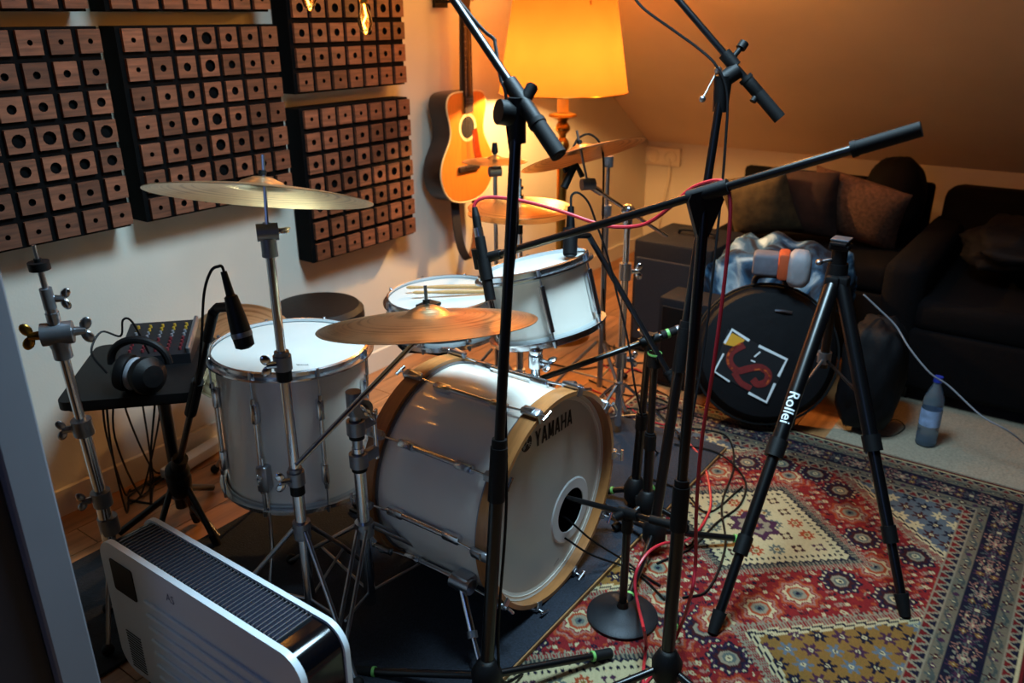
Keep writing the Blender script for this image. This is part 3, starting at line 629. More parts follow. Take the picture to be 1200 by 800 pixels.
def tripod_feet(t, x, y, zh, zf, rad, a0, m, r=.009, foot=M_rubber, zl=None, braced=True, flat=False):
    """three legs from a hub at zh to the floor zf, with braces from a lower collar"""
    for k in range(3):
        a = a0+2*PI*k/3; d = V(math.cos(a), math.sin(a), 0); h = V(x, y, zh)+d*.02; e = V(x, y, zf)+d*rad; e.z = zf+.012
        l = MB()
        if flat:
            tn = V(-d.y, d.x, 0)
            for s in (-1, 1): l.tube([h+tn*s*.012, h.lerp(e, .5)+tn*s*.012, e+tn*s*.008], .0055, 8)
        else: l.tube([h, h.lerp(e, .5)+V(0,0,.008), e], r, 10)
        lo = part('leg', l, m, t)
        part('rubber_foot', MB().sph(e+V(0,0,.004), .016, 10, 6, (1,1,1)), foot, lo)
        if braced:
            q = V(x, y, zl if zl else zf+.08); mid = h.lerp(e, .55); part('brace', MB().cyl(q+d*.012, mid, r*.6, n=8), m, t)
part('tube', MB().cyl((SN.x, SN.y, .10), (SN.x, SN.y, .42), .012), M_black, ss)
part('collar', MB().cyl((SN.x, SN.y, .30), (SN.x, SN.y, .345), .02), M_black, ss); part('basket_hub', MB().cyl((SN.x, SN.y, .40), (SN.x, SN.y, .45), .022), M_black, ss)
tripod_feet(ss, SN.x, SN.y, .33, ZR, .24, .4, M_black)
for k in range(3):
    a = 1+2*PI*k/3; d = V(math.cos(a), math.sin(a), 0); c = V(SN.x, SN.y, .43)
    part('basket_arm', MB().tube([c, c+d*.10+V(0,0,.045), c+d*.185+V(0,0,.075), c+d*.208+V(0,0,.10), c+d*.21+V(0,0,.125)], .0075, 8), M_black, ss)
# bass drum -----------------------------------------------------------
BC = V(1.562, .980, .322); BD = .43; BR = .279
def bass():
    t = thing('bass_drum', 'cream bass drum with maple hoops and a ported front head', 'drum', (BC.x, BC.y+BD/2, ZR))
    AX = (0, 1, 0)
    part('shell', MB().lathe([(BR, .03), (BR, BD-.03), (BR-.008, BD-.03), (BR-.008, .03)], BC, AX, 96, closed=True), M_drum, t)
    inn = MB().lathe([(BR-.009, .04), (BR-.009, BD-.03), (0, BD-.03)], BC, AX, 48); part('shell_lining', inn, M_inside, t)
    # hoops
    part('hoop', MB().lathe([(.283,0),(.283,.045),(.295,.045),(.295,0)], BC, AX, 96, closed=True), M_maple, t, 'natural maple front hoop', ang=30)
    part('hoop', MB().lathe([(.283,BD-.045),(.283,BD),(.295,BD),(.295,BD-.045)], BC, AX, 96, closed=True), M_maple, t, ang=30)
    for yy in (.047, BD-.053): part('head_collar', MB().lathe([(BR+.002, yy), (BR+.002, yy+.008), (BR+.006, yy+.008), (BR+.006, yy)], BC, AX, 96, closed=True), M_castgrey, t)
    # front head (annulus with the off-centre port)
    yh = BC.y+.034; PX, PZ, PR = 1.678, .218, .067; n = 72; vs = []; fs = []
    rings = (0, .35, .7, 1.0)
    for f in rings:
        for i in range(n):
            a = 2*PI*i/n; inner = V(PX+PR*math.cos(a), yh, PZ+PR*math.sin(a))
            # ray from the port centre to the head edge r=.262
            ox, oz = PX-BC.x, PZ-BC.z; bq = ox*math.cos(a)+oz*math.sin(a); cq = ox*ox+oz*oz-.262**2; s = -bq+math.sqrt(bq*bq-cq)
            outer = V(PX+s*math.cos(a), yh, PZ+s*math.sin(a)); vs.append(inner.lerp(outer, f))
    for j in range(len(rings)-1): fs += [(j*n+i, j*n+(i+1) % n, (j+1)*n+(i+1) % n, (j+1)*n+i) for i in range(n)]
    fh = part('front_head', MB().add(vs, fs), M_fhead, t, 'greyish front drum head', smooth=False)
    part('head_rim', MB().lathe([(.262, .034), (.272, .032), (.282, .028), (.283, .042)], BC, AX, 96), M_fring, fh)
    part('port_ring', MB().lathe([(PR-.002,0),(PR-.002,.003),(PR+.026,.003),(PR+.03,0)], (PX, yh-.0, PZ), (0,-1,0), 48), M_portring, fh, 'white ring around the port')
    part('batter_head', MB().disc(BC+V(0, BD-.02, 0), (0,-1,0), .283, 64), M_head, t)
    tm = MB(); lw, lh, gp = .0262, .046, .0038; S = .0078
    strokes = {'Y': [(0,1,.5,.45), (1,1,.5,.45), (.5,.5,.5,0)], 'A': [(0,0,.5,1), (1,0,.5,1), 'h.28'], 'M': [(0,0,0,1), (1,0,1,1), (0,1,.5,.12), (1,1,.5,.12)], 'H': [(0,0,0,1), (1,0,1,1), 'h.5']}
    for i, ch in enumerate('YAMAHA'):
        ox = 1.500+i*(lw+gp); P = lambda u, v, dx=0: V(ox+S/2+u*(lw-S)+dx, yh-.0012, .494+v*lh-.03*(i*(lw+gp)))
        for st in strokes[ch]:
            if isinstance(st, str):
                v = float(st[1:]); tm.add([P(.12,v-.08), P(.88,v-.08), P(.88,v+.08), P(.12,v+.08)], [(0,1,2,3)])
            else: tm.add([P(st[0],st[1],-S/2), P(st[0],st[1],S/2), P(st[2],st[3],S/2), P(st[2],st[3],-S/2)], [(0,1,2,3)])
    part('maker_lettering', tm, M_ink, fh, smooth=False)
    lg = MB(); lc = V(1.463, yh-.0012, .524); lg.disc(lc, (0,-1,0), .0225, 32)
    emb = part('maker_emblem', lg, M_ink, fh, smooth=False)
    fk = MB()
    for k in range(3):
        a = PI/2+2*PI*k/3; d = V(math.cos(a), 0, math.sin(a)); tn = V(-d.z, 0, d.x); o = lc+V(0,-.0006,0)
        fk.cyl(o+d*.001, o+d*.019, .0008, n=5)
        for s in (-1, 1): fk.cyl(o+d*.011+tn*s*.0045, o+d*.0185+tn*s*.0045, .0007, n=5)
        fk.cyl(o+d*.011-tn*.0045, o+d*.011+tn*.0045, .0007, n=5)
    part('tuning_forks', fk, M_letter, emb)
    ms = text_mb('remo', .012, (1.60, yh-.001, .075), (.9,0,.43), (-.43,0,.9), 1); part('small_print', ms, M_ink, fh, smooth=False)
    for k in range(10):
        a = math.radians(72+36*k); d = V(math.cos(a), 0, math.sin(a)); tn = V(-d.z, 0, d.x); rb = Matrix((tn, V(0,1,0), d)).transposed()
        def q(y, o): return BC+d*(BR+o)+V(0, y, 0)
        l = MB()
        for (ya, yb) in ((.095, .15), (BD-.15, BD-.095)): l.rbox(q((ya+yb)/2, .009), (.022, yb-ya, .022), .006, 2, rb)
        l.cyl(q(.14, .012), q(BD-.14, .012), .0075, n=12); part('lug', l, M_chrome, t)
        for (ya, yb, s) in ((.10, .0, 1), (BD-.10, BD, -1)):
            cl = MB(); cl.rbox(q(yb+s*.024, .026), (.026, .05, .012), .004, 2, rb); cl.rbox(q(yb-s*.003, .016), (.022, .006, .028), .002, 1, rb)
            cl.cyl(q(yb+s*.05, .022), q(yb+s*.015, .026), .009, .012, 10)
            c = part('claw', cl, M_chrome2, t)
            r = MB().cyl(q(ya, .016), q(yb-s*.022, .026), .003, n=8); h = q(yb-s*.022, .026); r.cyl(h-tn*.017, h+tn*.017, .0045, n=8); part('tension_rod', r, M_chrome, c)
    # spurs
    for s in (-1, 1):
        p = BC+V(s*.262, .10, -.13); e = V(BC.x+s*.37, BC.y-.03, ZR)
        b = MB().rbox(p+V(s*.008, 0, 0), (.045, .05, .05), .008).cyl(p+V(s*.02,-.03,0), p+V(s*.02,.03,0), .02, n=16); br = part('spur_bracket', b, M_chrome2, t)
        part('spur', MB().cyl(p+V(s*.025,0,.0), p.lerp(e, .55)+V(s*.012,0,0), .0095).cyl(p.lerp(e, .52)+V(s*.012,0,0), e+V(0,0,.01), .0065).cyl(e+V(0,0,.02), e, .009, .006), M_chrome, br)
        part('spur_collar', MB().cyl(p.lerp(e, .50)+V(s*.012,0,0), p.lerp(e, .57)+V(s*.012,0,0), .013), M_castgrey, br)
    # tom mount on the top of the shell
    m = BC+V(.17, .19, .222)
    part('mount_plate', MB().rbox(m+V(0,0,.008), (.09,.07,.02), .006, 2, Matrix.Rotation(.62,3,'Y')), M_chrome, t)
    e = TT-TA*.217; e = e+V(-.0,.02,-.01)
    mp = part('mount_post', MB().cyl(m, m+V(0,0,.09), .013).cyl(m+V(0,0,.05), m+V(0,0,.085), .02).sph(m+V(0,0,.1), .02), M_chrome, t)
    w = MB(); wing(w, m+V(0,-.02,.07), (0,-1,0), .02, (1,0,.5)); part('wing_nut', w, M_chrome, mp)
    part('mount_arm', MB().tube([m+V(0,0,.1), m+V(.04,.02,.10), e+V(0,0,-.012)], .009, 10), M_chrome, mp)
bass()
part('mount_bracket', MB().cyl(TT-TA*.215+V(0,.0,-.002), TT-TA*.235+V(0,.01,-.005), .032, .026, 16), M_blackmatt, rt_)
# bass pedal
bp_ = thing('bass_pedal', 'black bass drum pedal behind the bass drum', 'drum pedal', (BC.x, BC.y+BD+.13, ZR))
part('footboard', MB().rbox((BC.x, BC.y+BD+.20, .06), (.075, .26, .012), .004, 2, Matrix.Rotation(math.radians(-8),3,'X')), M_blackmatt, bp_)
part('base_plate', MB().rbox((BC.x, BC.y+BD+.18, ZR+.005), (.10, .30, .010), .003), M_black, bp_)
part('frame', MB().cyl((BC.x-.055, BC.y+BD+.06, .03), (BC.x-.055, BC.y+BD+.06, .24), .009).cyl((BC.x+.055, BC.y+BD+.06, .03), (BC.x+.055, BC.y+BD+.06, .24), .009).cyl((BC.x-.065, BC.y+BD+.06, .23), (BC.x+.065, BC.y+BD+.06, .23), .008), M_black, bp_)
part('beater', MB().cyl((BC.x, BC.y+BD+.06, .23), (BC.x, BC.y+BD+.10, .40), .004).cyl((BC.x, BC.y+BD+.075, .40), (BC.x, BC.y+BD+.125, .41), .022), M_grey, bp_)

# ================================================================== CYMBALS AND STANDS
def cymbal(label, c, n, R, bell=None, group=None, bow=.085, name='cymbal'):
    c = V(c); n = V(n).normalized(); bell = bell or R*.24; bh = bell*.42; drop = R*bow
    top = [(.006, 0), (bell*.35, -bh*.06), (bell*.75, -bh*.45), (bell, -bh)]
    for i in range(1, 9):
        f = i/8; r = bell+(R-bell)*f; top.append((r, -bh-drop*(f**1.7)))
    th = .0014; prof = top + [(r, h-th) for r, h in reversed(top)]
    m = MB().lathe(prof, n=96, closed=True).mesh('cymbal', M_bronze, ang=50)
    o = bpy.data.objects.new(name, m); COL.objects.link(o)
    # centre of the rim circle is c; the bell sits above it
    o.rotation_mode = 'QUATERNION'; o.rotation_quaternion = V(0,0,1).rotation_difference(n); o.location = c+n*(bh+drop)
    o['label'] = label; o['category'] = 'cymbal'
    if group: o['group'] = group
    WL[o.name] = o.location.copy(); return c+n*(bh+drop)
def tilter(t, top, n, base, m=M_castgrey, nut='wing'):
    """tilter under a cymbal: rod through the bell along n, joint at base"""
    top = V(top); n = V(n).normalized()
    part('cymbal_rod', MB().cyl(base, top+n*.045, .004, n=10).cyl(base, base+n*.02, .011), M_chrome2, t)
    part('felt', MB().cyl(top-n*.016, top-n*.003, .016, n=16), M_blackmatt, t)
    part('top_felt', MB().cyl(top+n*.003, top+n*.012, .0085, n=16), M_blackmatt, t)
    return part('tilter_joint', MB().cyl(V(base)+V(.02,-.015,0)*.9, V(base)-V(.02,-.015,0)*.9, .019, n=20), m, t)
# --- left crash -----------------------------------------------------
c1 = V(1.080, 1.426, 1.149); n1 = V(.279, .14, .95).normalized()
def lcrash():
    top = cymbal('large bronze crash cymbal set highest, above the floor tom', c1, n1, .232)
    x, y = top.x-.012, top.y-.012
    t = thing('cymbal_stand', 'straight chrome cymbal stand holding the high crash by the floor tom', 'cymbal stand', (x, y, ZR), 'chrome cymbal stands')
    jb = V(x, y, 1.075)
    j = tilter(t, top, n1, jb); wn = MB(); wing(wn, jb+V(.012,-.012,0), (.7,-.7,.1), .016, (.6,.6,0)); part('wing_nut', wn, M_chrome, j)
    part('upper_tube', MB().cyl((x,y,.76), (x,y,1.04), .0105), M_chrome, t)
    part('ratchet_neck', MB().cyl((x,y,1.03), (x,y,1.062), .017).cyl((x,y,1.022), (x,y,1.03), .0175), M_castgrey, t)
    part('middle_tube', MB().cyl((x,y,.47), (x,y,.78), .0125), M_chrome, t)
    part('lower_tube', MB().cyl((x,y,.06), (x,y,.50), .0145), M_chrome, t)
    for z, nm in ((.775, 'collar'), (.475, 'collar')):
        cl = part(nm, MB().cyl((x,y,z-.018), (x,y,z+.016), .021).cyl((x,y,z+.016), (x,y,z+.026), .017), M_castgrey, t)
        part('sleeve', MB().cyl((x,y,z-.045), (x,y,z-.018), .018), M_blackmatt, cl)
        w = MB(); wing(w, V(x,y,z)+V(-.018,.0,0), (-.8,.5,0), .018); part('wing_nut', w, M_chrome, cl)
    part('leg_collar', MB().cyl((x,y,.305), (x,y,.35), .022), M_castgrey, t)
    tripod_feet(t, x, y, .33, ZR, .26, 2.3, M_chrome2, .006, zl=.12)
lcrash()
# --- ride ------------------------------------------------------------
c2 = V(1.333, 1.203, .836); n2 = V(.135, .157, .978)
def ride():
    top = cymbal('wide bronze ride cymbal hanging low over the bass drum', c2, n2, .256, bell=.055)
    x, y = 1.215, 1.345
    t = thing('cymbal_stand', 'chrome boom stand carrying the ride cymbal beside the bass drum', 'cymbal stand', (x, y, ZR), 'chrome cymbal stands')
    jb = top-V(n2).normalized()*.055
    j = tilter(t, top, n2, jb); w = MB(); wing(w, jb+V(.018,-.014,0), (.8,-.6,0), .018); part('wing_nut', w, M_chrome, j)
    piv = V(x+.005, y-.02, .645); tail = dep(347, 545, 1.80)
    piv = V(x, y-.028, .64)
    part('boom_arm', MB().cyl(tail, jb, .0062, n=12).cyl(jb.lerp(tail, .03), jb.lerp(tail, .12), .011), M_chrome, t)
    cl = part('boom_clamp', MB().cyl(V(x,y,.61), V(x,y,.67), .019).cyl(piv+V(.01,.03,0), piv+V(-.012,-.016,0), .024, n=20), M_castgrey, t)
    w = MB(); wing(w, piv+V(-.008,-.016,0), (-.5,-.85,0), .020, (.6,0,-.8)); part('wing_nut', w, M_chrome, cl)
    part('upper_tube', MB().cyl((x,y,.50), (x,y,.63), .0135), M_chrome2, t)
    part('lower_tube', MB().cyl((x,y,.05), (x,y,.52), .0155), M_chrome, t)
    for z in (.575, .485):
        c = part('clamp_band', MB().lathe([(.0165,-.018),(.0235,-.018),(.0235,.018),(.0165,.018)], (x,y,z), closed=True, n=20).rbox(V(x,y,z)+V(.034,-.010,.006), (.04,.018,.03), .004), M_castgrey, t)
        part('sleeve', MB().cyl((x,y,z-.030), (x,y,z-.016), .0195), M_blackmatt, c)
    part('clamp_rod', MB().cyl(V(x+.05,y-.012,.47), V(x+.05,y-.012,.60), .006), M_chrome, t)
    part('leg_collar', MB().cyl((x,y,.265), (x,y,.305), .024), M_chrome2, t)
    tripod_feet(t, x, y, .29, ZR, .33, -.55, M_chrome2, .006, zl=.09, flat=True)
ride()
# --- right crash -----------------------------------------------------
c3 = V(2.323, 1.39, 1.077); n3 = V(.092, .356, .93)
def rcrash():
    top = cymbal('tilted bronze crash cymbal in front of the lamp', c3, n3, .206)
    T = dep(736, 247, 2.80); x, y = T.x, T.y
    t = thing('cymbal_stand', 'chrome boom stand with the tilted crash cymbal near the knee wall', 'cymbal stand', (x, y, ZR), 'chrome cymbal stands')
    jb = dep(689, 216, 2.68)
    j = tilter(t, top, n3, jb); tail = T+(T-jb)*1.05
    part('boom_arm', MB().cyl(jb, tail, .0065, n=12).cyl(jb.lerp(T, .08), jb.lerp(T, .3), .012), M_chrome, t)
    part('boom_joint', MB().sph(T, .025, 16, 10).cyl(T-V(0,0,.06), T, .017), M_chrome, t)
    part('upper_tube', MB().cyl((x,y,.62), (x,y,T.z), .0105), M_chrome, t)
    part('lower_tube', MB().cyl((x,y,.06), (x,y,.66), .0135), M_chrome, t)
    for z in (.665, .33):
        cl = part('collar', MB().cyl((x,y,z-.03), (x,y,z+.03), .021), M_chrome2, t); w = MB(); wing(w, V(x,y,z)+V(.012,-.018,0), (.55,-.8,0), .021); part('wing_nut', w, M_chrome, cl)
    part('leg_collar', MB().cyl((x,y,.20), (x,y,.24), .022), M_chrome, t)
    tripod_feet(t, x, y, .23, ZR if x < 2.55 else .0, .24, -1.2, M_chrome, .006, zl=.10)
rcrash()
# --- hi-hat ------------------------------------------------------------
def hihat():
    c = V(2.265, 1.60, .885)
    cymbal('upper bronze hi-hat cymbal behind the rack tom', c+V(0,0,.008), (.0,.0,1), .178, bow=.06, name='hi_hat_cymbal')
    o = cymbal('lower upturned bronze hi-hat cymbal behind the rack tom', c-V(0,0,.012), (0,0,-1), .178, bow=.06, name='hi_hat_cymbal')
    t = thing('hi_hat_stand', 'chrome hi-hat stand with a tall thin rod behind the rack tom', 'cymbal stand', (c.x, c.y, ZR))
    x, y = c.x, c.y
    part('pull_rod', MB().cyl((x,y,.3), (x,y,1.14), .003, n=8), M_chrome2, t)
    part('clutch', MB().cyl((x,y,.935), (x,y,.99), .007).cyl((x,y,.955), (x,y,.965), .013).cyl((x,y,.915),(x,y,.935),.014), M_chrome, t)
    part('cup', MB().cyl((x,y,.80), (x,y,.85), .011).cyl((x,y,.842), (x,y,.853), .022), M_blackmatt, t)
    part('upper_tube', MB().cyl((x,y,.5), (x,y,.80), .010), M_chrome, t); part('lower_tube', MB().cyl((x,y,.06), (x,y,.54), .0135), M_chrome, t)
    part('collar', MB().cyl((x,y,.53), (x,y,.57), .02), M_chrome2, t); part('leg_collar', MB().cyl((x,y,.25), (x,y,.29), .02), M_chrome2, t)
    tripod_feet(t, x, y, .27, ZR, .22, .9, M_chrome2, .006, zl=.09)
hihat()
# --- splash ---------------------------------------------------------
def splash():
    c = dep(580, 189, 3.05)
    top = cymbal('small bronze splash cymbal in front of the guitar', c, (.03, .02, 1), .122)
    x, y = top.x+.01, top.y+.01
    t = thing('cymbal_stand', 'thin stand with black top felt under the small splash cymbal', 'cymbal stand', (x, y, 0), 'chrome cymbal stands')
    tilter(t, top, (.03,.02,1), top-V(.03,.02,1)*.06)
    part('felt_sleeve', MB().cyl(top+V(0,0,.01), top+V(0,0,.045), .013, .009), M_blackmatt, t)
    part('upper_tube', MB().cyl((x-.015,y-.015,.5), top-V(.03,.02,1)*.06, .008), M_chrome2, t); part('lower_tube', MB().cyl((x-.015,y-.015,.05), (x-.015,y-.015,.54), .011), M_chrome2, t)
    part('collar', MB().cyl((x-.015,y-.015,.52), (x-.015,y-.015,.56), .018), M_castgrey, t)
    tripod_feet(t, x-.015, y-.015, .25, .0, .22, .3, M_chrome2, .006, zl=.09)
splash()
# --- cymbal behind the floor tom -----------------------------------------
def lowcym():
    c = dep(284, 412, 2.66); n = V(-.33, -.50, .80).normalized()
    top = cymbal('bronze cymbal tipped steeply behind the floor tom', c, n, .19)
    x, y = c.x+.05, c.y+.07
    t = thing('cymbal_stand', 'short stand holding the tipped cymbal behind the floor tom', 'cymbal stand', (x, y, 0), 'chrome cymbal stands')
    tilter(t, top, n, top-n*.07)
    part('tube', MB().cyl((x,y,.06), (x,y,.44), .011).cyl((x,y,.44), top-n*.07, .008), M_chrome2, t)
    tripod_feet(t, x, y, .22, .0, .15, .2, M_chrome2, .006, zl=.09)
lowcym()
# --- empty stand at the left ------------------------------------------
def empty_stand():
    tp = V(.783, 1.823, 1.05); b = V(.80, 1.83, .008); hub = V(.815, 1.83, .33)
    t = thing('cymbal_stand', 'chrome cymbal stand without a cymbal, between the white jamb and headphones', 'cymbal stand', b, 'chrome cymbal stands')
    d = (tp-hub).normalized(); P = lambda s: tp-d*s
    part('cymbal_rod', MB().cyl(P(.045), P(0), .004).cyl(P(.10), P(.04), .0065), M_chrome2, t)
    part('felt', MB().cyl(P(.055), P(.037), .022, n=20).cyl(P(.037), P(.03), .008), M_blackmatt, t)
    hs = part('hinge_sleeve', MB().cyl(P(.145), P(.098), .013), M_castgrey, t); w = MB(); wing(w, P(.125)+V(.013,-.003,0), (.75,-.6,-.1), .017); part('wing_nut', w, M_chrome, hs)
    part('neck', MB().cyl(P(.185), P(.145), .0125).cyl(P(.175), P(.155), .0145), M_chrome2, t)
    j = part('tilter_joint', MB().cyl(P(.205)+V(-.026,.018,0), P(.205)+V(.026,-.018,0), .026, n=22).cyl(P(.235), P(.20), .022), M_castgrey, t)
    for s in (-1, 1):
        w = MB(); wing(w, P(.205)+V(s*.028,-s*.018,0), (s*.82,-s*.57,0), .021); part('wing_nut', w, M_brass if s < 0 else M_chrome2, j)
    part('tilter_neck', MB().cyl(P(.265), P(.23), .020), M_castgrey, t)
    part('upper_tube', MB().cyl(P(.46), P(.262), .0115), M_chrome, t); part('middle_tube', MB().cyl(P(.68), P(.44), .014), M_chrome, t)
    part('lower_tube', MB().cyl(b+V(0,0,.03), P(.64), .0165), M_chrome, t)
    for s in (.445, .645):
        cl = part('collar', MB().cyl(P(s+.02), P(s-.02), .023), M_castgrey, t); w = MB(); wing(w, P(s)+V(-.02,.012,0), (-.85,.5,0), .017); part('wing_nut', w, M_chrome2, cl)
    part('leg_collar', MB().cyl(hub-d*.025, hub+d*.02, .024), M_castgrey, t)
    tripod_feet(t, b.x+.012, b.y+.0, .25, .008, .10, 1.57, M_chrome2, .006, zl=.10)
empty_stand()
# --- thin chrome pole behind the crash ---------------------------------
def rear_pole():
    p = dep(713, 186, 3.1); x, y = p.x, p.y
    t = thing('upright_stand', 'thin empty chrome stand behind the tilted crash cymbal', 'stand', (x, y, 0))
    part('upper_tube', MB().cyl((x,y,.7), p, .008), M_chrome2, t); part('lower_tube', MB().cyl((x,y,.05), (x,y,.74), .012), M_chrome2, t)
    for z in (p.z-.01, .80): part('collar', MB().cyl((x,y,z-.02), (x,y,z+.02), .02).cyl((x,y,z), (x-.03,y-.01,z), .008), M_castgrey, t)
    tripod_feet(t, x, y, .25, 0, .22, 0, M_chrome2, .007, zl=.09)
rear_pole()

# ================================================================== MICROPHONE STANDS
def leg_set(t, x, y, z0, rad, angs, m=M_black, ring=True, hub=.10):
    part('base_hub', MB().lathe([(0,.02),(.02,.02),(.034,.045),(.036,.085),(.022,.115),(.014,.12),(0,.12)], (x, y, z0+hub-.10), n=20), M_blackmatt, t)
    for a in angs:
        a = math.radians(a); d = V(math.cos(a), math.sin(a), 0); h = V(x, y, z0+hub-.03)+d*.02; e = V(x, y, z0+.014)+d*rad
        lg = part('leg', MB().cyl(h, e, .0095, n=12), m, t)
        u = (e-h).normalized(); part('rubber_foot', MB().cyl(e-u*.045, e+u*.004, .0125, n=14), M_rubber, lg)
        if ring: part('green_ring', MB().cyl(e-u*.052, e-u*.045, .0128, n=14), M_green, lg)
def boom_stand(label, base, clutch, A, B, rad, angs, ring=False, split=.5, head='T', grip=.17, hub=.1, grpr=.0135):
    """base (x,y,z0); pole to clutch; boom from A (mic end) to B (grip end)"""
    base, clutch, A, B = V(base), V(clutch), V(A), V(B)
    t = thing('microphone_stand', label, 'microphone stand', base, 'black microphone stands')
    leg_set(t, base.x, base.y, base.z, rad, angs, ring=ring, hub=hub)
    d = clutch-base-V(0,0,hub-.02); p = base+V(0,0,hub-.02)
    part('lower_tube', MB().cyl(p, p+d*split, .0152, n=16), M_black, t)
    part('height_clutch', MB().cyl(p+d*(split-.07), p+d*(split+.03), .0188, n=18).cyl(p+d*(split+.03), p+d*(split+.045), .0165, n=18), M_blackmatt, t)
    part('upper_tube', MB().cyl(p+d*split, clutch, .0113, n=14), M_black, t)
    u = (B-A).normalized()
    part('boom', MB().cyl(A, B, .0088, n=12), M_black, t)
    part('boom_grip', MB().cyl(B-u*grip, B, grpr, n=16).cyl(B-u*grip, B-u*(grip-.01), grpr*1.12, n=16), M_rubber, t)
    return t, u
# S1: near stand, pole in front of the bass drum
b1 = onz(571, 820, .0095); k1 = dep(606, 133, 1.57); A1 = dep(528, -6, 1.64); B1 = dep(655, 182, 1.525)
u1 = (B1-A1).normalized()
sA = k1 + u1*(-(.9)); sA = A1-u1*.55
t1, u = boom_stand('black boom microphone stand standing right before the bass drum', b1, k1, sA, B1, .33, (-30, 112, 214), ring=True, split=.42, grip=.085, grpr=.016)
cen = A1+u1*((k1-A1).dot(u1))
part('boom_clutch', MB().cyl(k1-V(0,0,.055), k1+V(0,0,.03), .0175, n=16).cyl(cen-u1*.06, cen+u1*.045, .0155, n=14).cyl(k1, cen, .016), M_blackmatt, t1)
kc = k1+V(-.012,-.012,-.0); lv = V(-_rt)  # knob on the left side
part('clutch_knob', MB().cyl(k1+V(*(_rt*-.012)), k1+V(*(_rt*-.036))+V(*(_f*-.012)), .024, n=24), M_blackmatt, t1)
q = cen+V(*(_up*.01))
part('boom_screw', MB().cyl(q, q+V(*(_up*.026))+V(*(_rt*.014)), .012, n=18).cyl(q+V(*(_up*.026))+V(*(_rt*.014)), q+V(*(_up*.029))+V(*(_rt*.0155)), .009, n=18), M_blackmatt, t1)
# cable tied along the boom
cb = [A1-u1*.3+V(0,0,-.02), A1+u1*.06+V(*(_rt*.012)), A1+u1*.12+V(*(_rt*.026)), cen-u1*.16+V(*(_rt*.022)), cen-u1*.07+V(*(_rt*-.012)), cen-u1*.03+V(*(_rt*-.022)), k1+V(*(_rt*-.018))+V(0,0,-.03), k1+V(*(_f*.016))+V(0,0,-.2), k1.lerp(V(b1), .35)+V(*(_f*.017)), k1.lerp(V(b1), .62)+V(*(_rt*.020)), k1.lerp(V(b1), .85)+V(*(_rt*.017)), V(b1)+V(*(_rt*.035))+V(0,0,.06), onz(612, 790, .012)]
solo('cable', MB().tube(spline(cb, 6), .0036, 6), M_cable, onz(612, 790, .012), 'black cable running along the boom and pole before the bass drum', 'cable')
# S2: right boom stand with long boom
b2 = onz(779, 808, .0095); A2 = dep(575, 301, 1.90); B2 = dep(1080, 151, 1.40); k2 = A2.lerp(B2, .575)
t2, u = boom_stand('black boom microphone stand with a long boom reaching over the rack tom', b2, k2+V(0,0,-.03), A2, B2, .24, (20, 140, 262), ring=True, split=.40, grip=.115, grpr=.0135)
part('boom_clutch', MB().cyl(A2.lerp(B2, .535), A2.lerp(B2, .625), .0155, n=16).prism(k2+V(0,0,-.09)-V(*(_f*.012)), V(*_rt), V(0,0,1), [(-.011,0),(.011,0),(.035,.075),(.02,.10),(-.03,.085),(-.035,.072)], V(*(_f*.024))), M_blackmatt, t2)
part('mic_clip', MB().cyl(A2+u*.03, A2-u*.03, .011, .014, 12).cyl(A2-u*.025+V(0,0,-.02), A2-u*.035+V(0,0,.03), .018, n=16), M_blackmatt, t2)
# S3: rear boom stand
b3 = onz(765, 645, .0095); k3 = dep(848, 84, 2.12); A3 = dep(778, -20, 2.12); B3 = dep(914, 139, 2.12); u3 = (B3-A3).normalized()
t3, u = boom_stand('black boom microphone stand with its grip raised against the sloping ceiling', b3, k3-V(0,0,.02), A3-u3*.5, B3, .30, (-48, 72, 192), ring=True, split=.45, grip=.14, grpr=.0165)
c3_ = A3+u3*((k3-A3).dot(u3))
part('boom_clutch', MB().cyl(c3_-u3*.035, c3_+u3*.01, .017, n=16).cyl(c3_+u3*.065, c3_+u3*.10, .0165, n=16).cyl(k3-V(0,0,.10), k3-V(0,0,.01), .020, .024, 14).cyl(k3-V(0,0,.02), c3_+u3*.02, .022), M_blackmatt, t3)
part('boom_screw', MB().cyl(c3_-u3*.01, c3_-u3*.01+V(*(_up*.035))+V(*(_rt*.028)), .007).cyl(c3_-u3*.01+V(*(_up*.032))+V(*(_rt*.026)), c3_-u3*.01+V(*(_up*.047))+V(*(_rt*.036)), .013, n=16), M_blackmatt, t3)
part('small_screw', MB().cyl(c3_+u3*.10, c3_+u3*.10-V(*(_up*.022))-V(*(_rt*.014)), .009, n=12), M_blackmatt, t3)
lv0 = k3+V(*(_rt*-.018)); lv1 = dep(823, 116, 2.08); part('clutch_lever', MB().cyl(lv0, lv1, .0025, n=8).sph(lv1, .009).sph(lv0+V(*(_f*-.012)), .010), M_chrome2, t3)
cb = [dep(735, -18, 2.15), dep(752, 8, 2.13), dep(790, 36, 2.12), dep(820, 58, 2.11), dep(840, 78, 2.1), dep(852, 110, 2.11), dep(850, 170, 2.14), dep(843, 250, 2.18), dep(826, 400, 2.24), dep(806, 520, 2.3), onz(795, 600, .02), onz(806, 640, .013), onz(830, 600, .013)]
solo('cable', MB().tube(spline(cb, 6), .0035, 6), M_cable, onz(830, 600, .013), 'black cable looping down to the raised grip stand and along its pole', 'cable')
